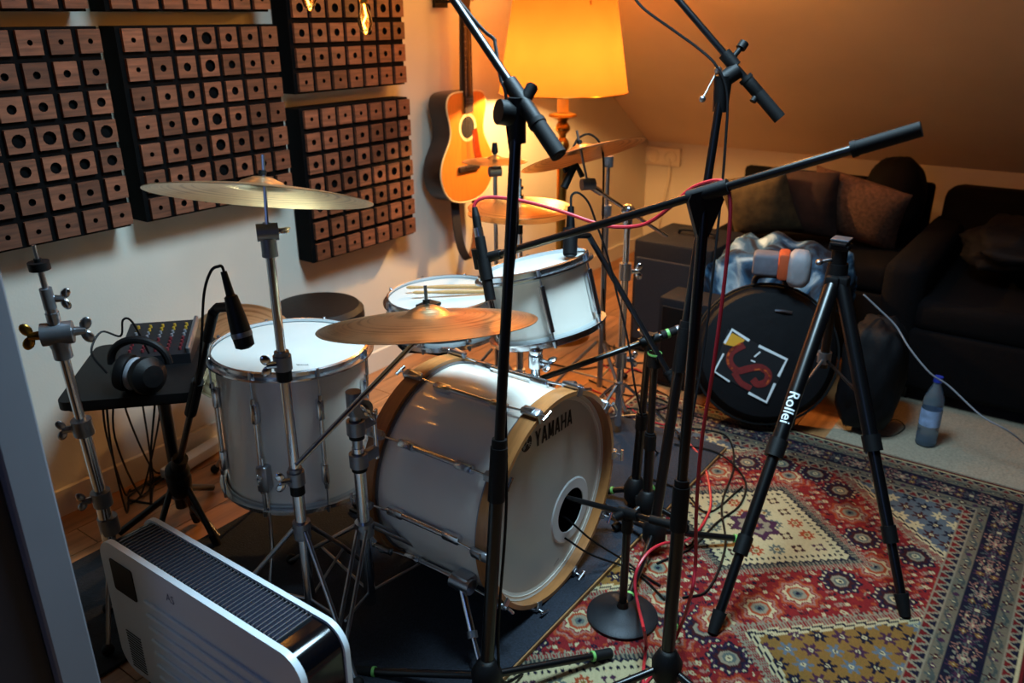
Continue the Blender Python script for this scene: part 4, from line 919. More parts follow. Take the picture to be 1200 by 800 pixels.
# S4, S4b: low stands beside the bass drum
b4 = onz(757, 606, ZR); k4 = dep(767, 418, 2.40); A4 = dep(690, 276, 2.40); B4 = dep(792, 452, 2.38)
t4, u = boom_stand('low black microphone stand whose boom slants up to the rack tom', b4, k4, A4, B4, .13, (-80, 40, 160), ring=True, split=.45, grip=.05, hub=.08)
part('boom_clutch', MB().cyl(k4-V(0,0,.03), k4+V(0,0,.012), .020, n=18).cyl(k4, A4.lerp(B4, .82), .014), M_blackmatt, t4)
part('green_ring', MB().lathe([(.0195,0),(.021,0),(.021,.005),(.0195,.005)], k4+V(0,0,.008), n=24, closed=True), M_green, t4)
b5 = onz(743, 590, ZR); A5 = dep(632, 444, 2.42); B5 = dep(801, 384, 2.44); k5 = A5.lerp(B5, .76)
t5, u = boom_stand('low black microphone stand with a level boom behind the bass drum', b5, k5-V(0,0,.01), A5, B5, .12, (-20, 100, 220), ring=True, split=.5, grip=.07, hub=.08)
part('boom_clutch', MB().cyl(k5-u*.03, k5+u*.03, .016, n=14).cyl(k5-V(0,0,.03), k5+V(0,0,.02), .017), M_blackmatt, t5)
part('clutch_knob', MB().cyl(k5-V(*(_rt*.01))+V(0,0,.01), k5-V(*(_rt*.03))+V(0,0,.035), .008), M_chrome, t5)
for xx in (.90, .97): part('green_band', MB().cyl(A5.lerp(B5, xx-.02), A5.lerp(B5, xx), .0145, n=14), M_green if xx < .95 else M_castgrey, t5)
# kick microphone stand with the round base
bk = onz(729, 722, .0095)
tk = thing('kick_microphone_stand', 'short round-based microphone stand before the bass drum port', 'microphone stand', bk)
part('round_base', MB().lathe([(0,.034),(.02,.034),(.03,.028),(.06,.020),(.088,.012),(.094,.008),(.094,0),(0,0)], bk, n=48), M_gun, tk)
part('base_collar', MB().cyl(bk+V(0,0,.03), bk+V(0,0,.05), .017, .013, 18), M_black, tk)
kk = V(bk.x, bk.y, .318)
part('pole', MB().cyl(bk+V(0,0,.03), kk, .0105, n=16), M_black, tk)
part('pole_clutch', MB().cyl(kk-V(0,0,.04), kk+V(0,0,.0), .0145, n=16), M_blackmatt, tk)
Ak = V(1.655, 1.01, .27); mk = V(bk.x, bk.y, .332); Bk = Ak+(mk-Ak)*1.82
part('boom', MB().cyl(Ak, Bk, .0075, n=12), M_black, tk); uk = (Bk-Ak).normalized()
part('boom_grip', MB().cyl(Bk-uk*.11, Bk, .011, n=14), M_rubber, tk)
part('boom_clutch', MB().cyl(mk-uk*.03, mk+uk*.035, .0135, n=14).cyl(mk, kk-V(0,0,.02), .013).cyl(mk+V(*(_rt*-.01)), mk+V(*(_rt*-.03))-V(0,0,.012), .011), M_blackmatt, tk)
km = MB().cyl(V(1.656, 1.03, .266), V(1.650, 1.11, .258), .016, .024, 18).sph(V(1.648, 1.13, .256), .025, 16, 10)
solo('kick_microphone', km, M_blackmatt, V(1.64, 1.11, .25), 'black microphone inside the bass drum port', 'microphone')
for k, (pa, pb) in enumerate((((662, 606), (752, 672)), ((658, 628), (757, 680)))):
    A = ony(*pa, 1.02); P = [A+V(0,.05,-.01), A, A.lerp(onz(*pb, .014), .35)+V(0,0,-.01), onz(pb[0]-18, pb[1]-14, .02), onz(*pb, .014), onz(pb[0]+22, pb[1]+14+8*k, .014)]
    solo('cable', MB().tube(spline(P, 6), .003, 6), M_cable, onz(*pb, .014), 'thin black cable coming out of the bass drum port', 'cable', 'cables from the bass drum port')
# pencil microphone on S2
m0 = dep(556, 243, 1.9); m1 = dep(575, 352, 1.9); um = (m1-m0).normalized(); L_ = (m1-m0).length
tm_ = thing('pencil_microphone', 'slim black microphone with silver collar hanging over the ride cymbal', 'microphone', m1)
part('body', MB().cyl(m0.lerp(m1, .32), m1, .0125, n=16).cyl(m0.lerp(m1, .55), m0.lerp(m1, .78), .0155, n=16), M_blackmatt, tm_)
part('silver_collar', MB().cyl(m0.lerp(m1, .22), m0.lerp(m1, .33), .0105, n=16), M_chrome, tm_)
part('connector', MB().cyl(m0, m0.lerp(m1, .10), .006, .009, 14).cyl(m0.lerp(m1, .10), m0.lerp(m1, .23), .0095, n=14), M_blackmatt, tm_)
# red cable
A = m0; RC = [m0+um*.012, m0-um*.004, dep(561, 234, 1.9), dep(575, 231, 1.9), dep(605, 234, 1.885), dep(650, 245, 1.85), dep(700, 262, 1.80), dep(727, 266, 1.775), dep(757, 262, 1.745), dep(785, 243, 1.70), dep(810, 221, 1.67), dep(835, 212, 1.63), dep(848, 214, 1.60), dep(855, 230, 1.59), dep(855, 265, 1.60), dep(849, 330, 1.63), dep(836, 430, 1.68), dep(822, 520, 1.74), dep(816, 600, 1.80), dep(815, 660, 1.84), dep(809, 700, 1.85), onz(795, 740, .03), onz(778, 772, .014), onz(757, 800, .013), onz(735, 830, .013)]
solo('red_cable', MB().tube(spline(RC, 8), .0042, 8), M_red, onz(778, 772, .014), 'red cable draped over the long boom and hanging to the rug', 'cable')
RC = [onz(808, 520, ZR+.006), onz(822, 537, .018), onz(830, 562, .014), onz(833, 590, .014), onz(826, 610, .014), onz(814, 626, .03), onz(800, 635, .09), onz(780, 636, .14), onz(762, 645, .15), onz(748, 664, .13), onz(744, 685, .09), onz(748, 710, .06), dep(754, 735, 1.98), onz(757, 757, .014), onz(754, 785, .014), onz(753, 815, .014), onz(745, 850, .014)]
solo('red_cable', MB().tube(spline(RC, 8), .0042, 8), M_red, onz(833, 590, .014), 'brighter red cable looping over the rug past the round stand base', 'cable')
# tom microphone on S4
m0 = dep(669, 242, 2.30); m1 = dep(668, 298, 2.30)
tt_ = thing('tom_microphone', 'stubby black microphone hanging over the rack tom', 'microphone', m1)
part('body', MB().cyl(m0.lerp(m1, .45), m1, .021, .020, 18).sph(m1, .0195, 16, 8, (1,1,.4)), M_blackmatt, tt_)
part('neck', MB().cyl(m0, m0.lerp(m1, .46), .009, .013, 14), M_black, tt_)
part('clip', MB().cyl(m0.lerp(m1, .6), A4, .009, n=10), M_blackmatt, tt_)
P = [m0, dep(670, 229, 2.3), dep(678, 226, 2.3), dep(690, 238, 2.32), dep(700, 265, 2.34), dep(712, 300, 2.36), dep(722, 340, 2.38), dep(736, 400, 2.4), dep(748, 470, 2.42), onz(770, 530, ZR+.006), onz(800, 520, ZR+.006)]
solo('cable', MB().tube(spline(P, 6), .0034, 6), M_cable, P[-1], 'black cable arching from the tom microphone down past the crash stand', 'cable')
# underside microphone beneath the crash
m0 = dep(676, 168, 2.60); m1 = dep(668, 208, 2.58)
tu = thing('clip_microphone', 'black clip of a microphone below the tilted crash cymbal', 'microphone', m1)
part('body', MB().cyl(dep(672, 196, 2.56), dep(661, 220, 2.56), .012, n=12), M_blackmatt, tu)
part('clip_arm', MB().tube([dep(661, 200, 2.56), dep(676, 194, 2.57), dep(682, 206, 2.6)], .009, 8), M_blackmatt, tu)
P = [dep(672, 172, 2.75), dep(678, 162, 2.75), dep(690, 157, 2.75), dep(702, 166, 2.76), dep(707, 185, 2.78), dep(707, 230, 2.8), dep(706, 300, 2.84), dep(708, 360, 2.86), onz(712, 420, .01), onz(735, 440, .008)]
solo('cable', MB().tube(spline(P, 6), .0038, 6), M_cable, P[-1], 'black cable arching over the tilted crash cymbal and hanging straight down', 'cable')
# floor tom microphone and its stand
m0 = dep(262, 318, 1.86); m1 = dep(288, 408, 1.90)
tf = thing('dynamic_microphone', 'fat black microphone pointing down at the floor tom head', 'microphone', m1)
uq = (m1-m0).normalized(); Lq = (m1-m0).length
part('body', MB().lathe([(0,0),(.007,0),(.010,.3*Lq),(.015,.32*Lq),(.021,.6*Lq),(.0235,.8*Lq),(.022,.97*Lq),(.012,Lq),(0,Lq)], m0, uq, 20), M_blackmatt, tf)
part('switch_ring', MB().lathe([(.0238,0),(.0245,.006),(.0238,.012)], m0+uq*Lq*.78, uq, 20), M_castgrey, tf)
hb = V(1.245, 2.20, 0); kf = dep(208, 552, 2.42); ef = dep(250, 366, 1.93)
tfs = thing('microphone_stand', 'leaning black stand holding the floor tom microphone', 'microphone stand', (kf.x, kf.y, 0), 'black microphone stands')
leg_set(tfs, kf.x, kf.y, 0, .11, (-75, 45, 165), ring=False, hub=.25)
part('pole', MB().cyl((kf.x, kf.y, .20), (kf.x, kf.y, max(.3, kf.z+.02)), .012), M_black, tfs)
part('boom', MB().cyl(kf, ef, .0095, n=14), M_black, tfs); part('boom_clutch', MB().sph(kf, .036, 16, 10).cyl(kf, kf.lerp(ef, .1), .022), M_blackmatt, tfs)
part('grip', MB().cyl(kf.lerp(ef, .42), kf.lerp(ef, .62), .016, n=14), M_rubber, tfs)
part('boom_end', MB().cyl(kf.lerp(ef, .86), ef, .0125, n=14), M_rubber, tfs)
part('mic_clip', MB().tube([ef, ef+V(0,0,.012)+V(*(_rt*.012)), m0.lerp(m1, .45)], .012, 10), M_blackmatt, tfs)
P = [m0+uq*.01, m0-uq*.01, dep(256, 312, 1.86), dep(247, 318, 1.86), dep(239, 345, 1.88), dep(236, 400, 1.95), dep(230, 450, 2.0), dep(215, 520, 2.2), onz(205, 570, .05), onz(190, 590, .006), onz(150, 585, .006)]
solo('cable', MB().tube(spline(P, 6), .0036, 6), M_cable, P[-1], 'black cable arching out of the floor tom microphone', 'cable')

# ================================================================== TRIPOD
def tripod():
    F1, F2 = onz(835, 742, .0095), onz(1061, 722, .0095)
    ap = dep(981, 318, 2.36); cx, cy = ap.x, ap.y
    F3 = V(cx+.30, cy+.18, .0095)
    t = thing('camera_tripod', 'black camera tripod with white lettering on its leg, standing on the rug', 'tripod', (cx, cy, .0095))
    part('platform', MB().rbox(ap+V(0,0,.075), (.055,.055,.016), .004).cyl(ap+V(0,0,.02), ap+V(0,0,.07), .022, n=18).rbox(ap+V(-.01,.0,.088), (.06,.045,.008), .002), M_blackmatt, t)
    part('quick_plate', MB().rbox(ap+V(0,0,.096), (.05,.05,.006), .002), M_castgrey, t)
    part('spider', MB().cyl(ap-V(0,0,.05), ap+V(0,0,.025), .032, .028, 18), M_blackmatt, t)
    part('pan_handle', MB().cyl(ap+V(0,0,.04), ap+V(*(_rt*-.055))+V(0,0,.028), .005).sph(ap+V(*(_rt*-.055))+V(0,0,.028), .011, 12, 8, (1.3,1,.8)), M_chrome2, t)
    part('centre_column', MB().cyl(ap-V(0,0,.30), ap+V(0,0,.03), .0135), M_black, t)
    for i, F in enumerate((F1, F2, F3)):
        d = V(F.x-cx, F.y-cy, 0).normalized(); h = ap-V(0,0,.03)+d*.03; u = (F-h).normalized(); L = (F-h).length
        if i == 0:
            lab = V(*ray(925, 502)).normalized()
        lg = part('leg', MB().cyl(h, h+u*L*.50, .0215, .0205, 18), M_black, t)
        part('hinge', MB().rbox(h-u*.0, (.04,.04,.05), .008), M_blackmatt, lg)
        part('leg_lock', MB().cyl(h+u*L*.47, h+u*L*.52, .0255, n=18), M_blackmatt, lg); part('leg_lock', MB().cyl(h+u*L*.74, h+u*L*.79, .0205, n=16), M_blackmatt, lg)
        part('lower_section', MB().cyl(h+u*L*.5, h+u*L*.77, .0165, n=14).cyl(h+u*L*.76, F-u*.03, .0130, n=14), M_black, lg)
        part('rubber_foot', MB().cyl(F-u*.06, F, .019, .014, 14), M_rubber, lg)
        part('brace', MB().cyl(ap-V(0,0,.27), h+u*L*.36, .005, n=8), M_castgrey if i != 1 else M_black, t)
        if i == 0:
            # lettering runs down the leg, facing the camera
            s = .335*L; toc = (V(*CAM)-(h+u*s)); toc = (toc-u*toc.dot(u)).normalized(); yv = toc.cross(u); yv = yv if yv.dot(V(*_rt)) > 0 else -yv
            vs, fs = text_shape('Rollei', .042, 1.0, .0005)
            bm = bmesh.new(); bv = [bm.verts.new((a_, b_, 0)) for a_, b_ in vs]
            for f in fs: bm.faces.new([bv[i_] for i_ in f])
            bmesh.ops.triangulate(bm, faces=bm.faces[:]); bmesh.ops.subdivide_edges(bm, edges=bm.edges[:], cuts=3, use_grid_fill=True); bm.verts.index_update()
            vs = [(v_.co.x, v_.co.y) for v_ in bm.verts]; fs = [tuple(v_.index for v_ in f.verts) for f in bm.faces]; bm.free()
            o = h+u*s; r = .0222; mb = MB()
            def wrap(a, b):
                th = (b-.0145)/r; return o+u*a+yv*(r*math.sin(th))+toc*(r*math.cos(th))
            mb.add([wrap(a, b) for a, b in vs], fs); part('lettering', mb, M_letter, lg, 'white lettering', smooth=False)
    part('spreader_hub', MB().cyl(ap-V(0,0,.285), ap-V(0,0,.25), .02), M_castgrey, t)
tripod()

# ================================================================== HEATER
def heater():
    x0, x1, y0, y1, z0_, z1 = .72, .84, 1.0, 1.69, .035, .405
    yc, zc_, W, H = (y0+y1)/2, (z0_+z1)/2, y1-y0, z1-z0_
    t = thing('convector_heater', 'white panel heater with black slatted top grille by the door jamb', 'heater', ((x0+x1)/2, yc, 0))
    fr = MB().prism((x0, yc, zc_), (0,1,0), (0,0,1), rrect(W, H, .055, 8), (.014,0,0))
    fp = part('front_panel', fr, M_white, t, 'white ribbed front panel')
    part('back_panel', MB().prism((x1-.012, yc, zc_), (0,1,0), (0,0,1), rrect(W, H, .055, 8), (.012,0,0)), M_white, t)
    bd = rrect(W-.012, H-.014, .05, 8)
    part('casing', MB().prism((x0+.014, yc, zc_), (0,1,0), (0,0,1), bd, (x1-x0-.026,0,0)), M_gloss, t, 'glossy black end casing')
    gr = part('top_grille', MB().box(((x0+x1)/2, yc+.01, z1-.006), (x1-x0-.04, W-.16, .004)), mat('grille_mesh', '181c30', .45, .3, noise=.1), t)
    sl = MB().box((0,0,0), (x1-x0-.032, .0022, .006)).mesh('slat', M_castgrey, smooth=False)
    n = 46
    for i in range(n):
        o = bpy.data.objects.new('slat', sl); COL.objects.link(o); o.parent = gr; o.location = V((x0+x1)/2, y0+.085+(W-.15)*i/(n-1), z1-.0035)-WL[gr.name]
    gm = MB()
    for xx in np.linspace(x0+.022, x1-.022, 9): gm.box((xx, yc+.01, z1-.0055), (.0012, W-.16, .003))
    part('grille_wires', gm, M_grill, gr)
    part('display', MB().prism((x0-.002, y1-.085, z1-.085), (0,1,0), (0,0,1), rrect(.09, .085, .006, 3), (.004,0,0)), M_display, fp, 'black control display')
    for i in range(7):
        z = z1-.105-i*.036; part('rib', MB().rbox((x0-.002, yc-.055, z), (.008, W-.22, .010), .003, 2), M_white, fp)
    vent = MB()
    for i in range(14): vent.box((x0-.0005, y1-.075, .16-i*.008), (.002, .06, .0025))
    part('vent_slots', vent, M_grill, fp)
    part('lettering', text_mb('AS', .030, (x0-.0008, y0+.43, z1-.058), (0,-1,0), (0,0,1), .9), mat('faint_print', '5f6c82', .6, noise=.05), fp, smooth=False)
    for yy in (y0+.12, y1-.12): part('foot', MB().rbox(((x0+x1)/2, yy, .02), (.20,.035,.03), .006), M_blackmatt, t)
heater()

# ================================================================== MIXER TABLE, HEADPHONES
def table():
    c = V(1.135, 2.165, .55); a = math.radians(-43); ux = V(math.cos(a), math.sin(a), 0); uy = V(-ux.y, ux.x, 0); R = Matrix((ux, uy, V(0,0,1))).transposed()
    c = c+ux*.02
    t = thing('side_table', 'small black table by the gable wall carrying mixer and headphones', 'table', (c.x, c.y, 0))
    out = [(-.15,-.19),(-.05,-.205),(.05,-.205),(.15,-.19),(.15,.20),(-.15,.20)]
    part('table_top', MB().prism(c-V(0,0,.02), ux, uy, rrect(.36, .42, .03, 4), (0,0,.025)).prism(c-V(0,0,.032), ux, uy, rrect(.33, .39, .03, 4), (0,0,.012)), M_blackmatt, t)
    part('post', MB().cyl((c.x+.04, c.y, .06), (c.x+.04, c.y, c.z-.02), .019), M_black, t)
    part('post_collar', MB().cyl((c.x+.04, c.y, c.z-.07), (c.x+.04, c.y, c.z-.03), .03), M_castgrey, t); part('base_collar', MB().cyl((c.x+.04, c.y, .10), (c.x+.04, c.y, .14), .028), M_castgrey, t)
    for k in range(3):
        an = .5+2*PI*k/3; d = V(math.cos(an), math.sin(an), 0); part('leg', MB().cyl(V(c.x+.04, c.y, .13), V(c.x+.04, c.y, .012)+d*.19, .011), M_black, t)
    # mixer
    mc = c+uy*.105+ux*.03; mz = c.z+.005
    m = thing('audio_mixer', 'compact dark audio mixer with rows of coloured knobs on the small table', 'audio mixer', (mc.x, mc.y, mz))
    prof = [(-.10,0),(.10,0),(.10,.065),(-.10,.03)]
    part('chassis', MB().prism(V(mc.x, mc.y, mz)-ux*.10, uy, V(0,0,1), prof, ux*.20), mat('mixer_grey', '101117', .5, noise=.1), m)
    for col, k0 in (('6a2028', 0), ('6a2028', 1), ('74767c', 2), ('b08c28', 3)):
        mb = MB()
        for i in range(5):
            for j in range(2):
                f = -.075+.15*((k0*2+j)/7.5); p = V(mc.x, mc.y, mz+.048+f*.175)+uy*f+ux*(-.07+.035*i); mb.cyl(p, p+V(0,0,.009), .0045, .004, 8)
        part('knob_row', mb, mat('knob_'+col, col, .5, noise=.05), m, kind='stuff')
    p = V(mc.x, mc.y, mz+.052)+ux*.095; part('side_rail', MB().rbox(p, (.012,.20,.025), .003, 1, R @ Matrix.Rotation(math.radians(9),3,'X')), M_castgrey, m)
    # headphones
    hc = onz(160, 437, c.z+.06); z0_ = c.z+.005
    h = thing('headphones', 'black closed headphones with grey ear pad lying on the small table', 'headphones', (hc.x, hc.y, z0_))
    v = V(*_rt); v.z = 0; v.normalize(); w = V(-v.y, v.x, 0)
    arc = [hc+v*(.078*math.cos(a_))+V(0,0,.02+.065*math.sin(a_))+w*.03 for a_ in np.linspace(PI*1.02, -.02*PI, 18)]
    part('headband', MB().tube(arc, .011, 10), M_leather, h)
    for s, ax in ((1, (v*.80-w*.55+V(0,0,.12))), (-1, (-v*.85+w*.1+V(0,0,.15)))):
        p = hc+v*(s*.034)+V(0,0,-.002)-w*(.012*s); ax = V(ax).normalized()
        cu = part('ear_cup', MB().lathe([(0,.030),(.03,.028),(.050,.012),(.053,0),(.050,-.012),(0,-.014)], p, ax, 24), M_blackmatt, h)
        part('ear_pad', MB().lathe([(.032+.015*math.cos(a_), -.024+.014*math.sin(a_)) for a_ in np.linspace(0, 2*PI, 9)[:-1]], p, ax, 24, closed=True), M_grey, cu, 'grey velour ear pad')
    # small things on the table
    p = c+ux*.02-uy*.14
    solo('cable_adapter', MB().cyl(p+V(-.03,0,.014), p+V(.03,.01,.014), .007).cyl(p+V(.0,-.02,.013), p+V(.025,.02,.013), .006).sph(p+V(.035,.01,.015), .009), M_chrome2, V(p.x,p.y,c.z+.005), 'small shiny jack adapter on the small table', 'adapter')
    for k in range(7):
        q = c+ux*random.uniform(-.12,.12)+uy*random.uniform(-.15,.15); q.z = c.z-.03; e = onz(random.uniform(150,215), random.uniform(545,590), .008); o = V(random.uniform(-.06,.02), random.uniform(-.06,.04), 0)
        P = [q, q+o+V(0,0,-.15), q.lerp(e, .6)+o*1.2+V(0,0,-.15), e+o*.5, e, e+V(.1,.03,0)]; P = [V(a_.x, min(a_.y, 2.47), max(a_.z, .006)) for a_ in P]
        solo('cable', MB().tube(spline(P, 6), .0032, 6), M_cable, e, 'thin black cable dangling from the mixer table to the floor', 'cable', 'cables under the mixer table')
    P = [hc-v*.08+V(0,0,.0), hc-v*.11+V(0,0,.06), hc-v*.10+w*.05+V(0,0,.10), hc-v*.06+w*.07+V(0,0,.08), hc-v*.04+w*.06+V(0,0,.13), hc-v*.02+w*.07+V(0,0,.12), hc+w*.09+V(0,0,.02)]
    solo('cable', MB().tube(spline(P, 6), .003, 6), M_cable, hc, 'curly black cord looping behind the headphones', 'cable')
table()
pb = onz(232, 540, .002)
solo('power_strip', MB().rbox(pb+V(0,0,.022), (.30,.055,.04), .008, 2, Matrix.Rotation(.2,3,'Z')), M_trim, V(pb.x,pb.y,.002), 'white power strip on the wooden floor behind the floor tom', 'power strip')

# ================================================================== THRONE
th = V(1.925, 2.292, 0)
t = thing('drum_throne', 'round black drum stool near the gable wall', 'stool', th)
part('seat', MB().lathe([(0,.50),(.12,.502),(.158,.497),(.174,.48),(.176,.45),(.165,.43),(0,.43)], th, n=48), M_leather, t)
part('post', MB().cyl(th+V(0,0,.08), th+V(0,0,.44), .015), M_chrome2, t); part('collar', MB().cyl(th+V(0,0,.27), th+V(0,0,.31), .024), M_castgrey, t)
tripod_feet(t, th.x, th.y, .29, 0, .20, .6, M_chrome2, .008, zl=.1)

# ================================================================== BACK-RIGHT CLUTTER
def lump(name, label, cat, c, size, m, pw=2.6, amp=.06, sc=3.0, R=None, seed=0, flat=True, ret=False, group=None):
    """soft, rounded, slightly uneven superellipsoid volume"""
    n, k = 40, 24; r_ = random.Random(seed); ph = [(r_.uniform(0,6), r_.uniform(.7,1.4)) for _ in range(6)]; vs = []; fs = []
    sg = lambda x, e: math.copysign(abs(x)**e, x); e = 2/pw
    for j in range(k+1):
        tt = -PI/2+PI*j/k
        for i in range(n):
            a = 2*PI*i/n; q = V(sg(math.cos(tt), e)*sg(math.cos(a), e), sg(math.cos(tt), e)*sg(math.sin(a), e), sg(math.sin(tt), e))
            s = 1+amp*(math.sin(q.x*sc*ph[0][1]+ph[0][0])*math.sin(q.z*sc*1.3+ph[1][0])+.6*math.sin(q.y*sc*2.1+ph[2][0])*math.sin((q.x-q.z)*sc*1.7+ph[3][0])+.35*math.sin((q.x+q.y*2-q.z)*sc*3.1+ph[4][0]))
            q = V(q.x*size[0]/2, q.y*size[1]/2, q.z*size[2]/2)*s; vs.append(c+(R @ q if R else q))
    for j in range(k): fs += [(j*n+i, j*n+(i+1) % n, (j+1)*n+(i+1) % n, (j+1)*n+i) for i in range(n)]
    mb = MB().add(vs, fs)
    if ret: return mb
    return solo(name, mb, m, V(c.x, c.y, min(v.z for v in vs)), label, cat, group, ang=80)
# sofa
t = thing('sofa', 'long dark upholstered sofa along the knee wall', 'sofa', (4.0, -.55, 0))
part('base', MB().rbox((3.98, -.55, .20), (1.10, 2.3, .27), .03, 3), M_sofa, t)
for yy in (.16, -.55, -1.26): part('seat_cushion', MB().rbox((3.86, yy, .385), (.86, .70, .14), .045, 3), M_sofa, t)
part('backrest', MB().rbox((4.43, -.55, .46), (.24, 2.3, .56), .06, 3, Matrix.Rotation(math.radians(6),3,'Y')), M_sofa, t)
for yy in (.56, -1.66): part('arm', MB().rbox((3.95, yy, .34), (1.05, .16, .50), .05, 3), M_sofa, t)
for xx in (3.5, 4.45):
    for yy in (.5, -1.6): part('leg', MB().cyl((xx, yy, .006), (xx, yy, .09), .022, .028), M_black, t)
M_cush = mat('tan_knit', '6a4a38', .95, noise=.45, nscale=60, bump=.6, bscale=120)
M_brown = mat('brown_velvet', '3a2620', .9, noise=.3, nscale=20, bump=.2)
def pillow(c, sx, sy, th_, R, m, label):
    n = 18; vs = []; fs = []
    for s in (1, -1):
        for i in range(n+1):
            for j in range(n+1):
                u, v = -1+2*i/n, -1+2*j/n; h = (1-abs(u)**2.6)*(1-abs(v)**2.6); h = h**.55
                pin = 1-.10*(1-abs(u)**2)*abs(v)**6 if False else 1
                q = V(u*sx/2*(1-.06*(1-v*v)*(abs(u)**4)), v*sy/2*(1-.06*(1-u*u)*(abs(v)**4)), s*h*th_/2); vs.append(c+R @ q)
    w = n+1
    for s in (0, 1):
        b = s*w*w
        for i in range(n):
            for j in range(n): fs.append((b+i*w+j, b+(i+1)*w+j, b+(i+1)*w+j+1, b+i*w+j+1))
    return solo('cushion', MB().add(vs, fs), m, V(c.x, c.y, c.z-.15), label, 'cushion', 'cushions on the sofa', ang=80)
pc = dep(1003, 245, 3.85)
pillow(pc, .36, .44, .14, Matrix.Rotation(math.radians(12),3,'X') @ Matrix.Rotation(math.radians(62),3,'Y') @ Matrix.Identity(3), M_cush, 'tan woven cushion leaning on the sofa back')
pillow(dep(945, 238, 3.90), .36, .30, .12, Matrix.Rotation(math.radians(70),3,'Y'), M_brown, 'plain brown cushion beside the tan woven one')
pillow(dep(890, 240, 3.95), .34, .34, .14, Matrix.Rotation(math.radians(-14),3,'X') @ Matrix.Rotation(math.radians(66),3,'Y'), mat('olive_print', '4b3d26', .95, noise=.5, nscale=25), 'olive patterned cushion next to the blue cloth')
t = thing('daybed', 'low dark daybed with cushions, behind the blue cloth', 'daybed', (4.1, 1.14, 0))
part('frame', MB().rbox((4.1, 1.14, .17), (.68, .96, .33), .02, 2), M_sofa, t)
part('mattress', MB().rbox((4.1, 1.14, .40), (.66, .95, .13), .04, 3), M_sofa, t)
part('backrest', MB().rbox((4.47, 1.14, .40), (.07, .96, .66), .02, 2), M_sofa, t)
lump('guitar_bag', 'black padded bag standing behind the tan cushion', 'bag', V(4.30, .81, .67), (.22, .28, .40), M_bag, 2.4, .04, seed=3)
lump('coat', 'black coat heaped on the sofa seat by the wall', 'coat', V(3.93, .18, .60), (.58, .5, .2), M_bag, 2.2, .12, 4, seed=8)
# amplifier and cabinet
ac = onz(792, 435, 0)
t = thing('amplifier', 'dark grey speaker cabinet behind the black bag', 'amplifier', (3.50, 1.47, 0))
part('cabinet', MB().rbox((3.50, 1.50, .28), (.40, .38, .54), .015, 2), M_amp, t)
part('grille_cloth', MB().rbox((3.297, 1.50, .27), (.012, .34, .40), .004, 1), mat('grille_cloth', '1c1d24', .95, noise=.3, nscale=200, bump=.4, bscale=300), t)
part('handle', MB().tube(spline([(3.5,1.38,.555),(3.5,1.40,.575),(3.5,1.54,.575),(3.5,1.56,.555)]), .008), M_rubber, t)
for sx in (-.17, .17):
    for sy in (-.16, .16): part('foot', MB().cyl((3.5+sx,1.47+sy,0), (3.5+sx,1.47+sy,.014), .018), M_rubber, t)
t = thing('small_amplifier', 'smaller charcoal box standing before the speaker cabinet', 'amplifier', (3.14, 1.27, 0))
part('cabinet', MB().rbox((3.10, 1.30, .205), (.18, .22, .40), .012, 2), M_amp, t); part('corner_trim', MB().rbox((3.008, 1.30, .20), (.01, .18, .34), .003, 1), M_blackmatt, t)
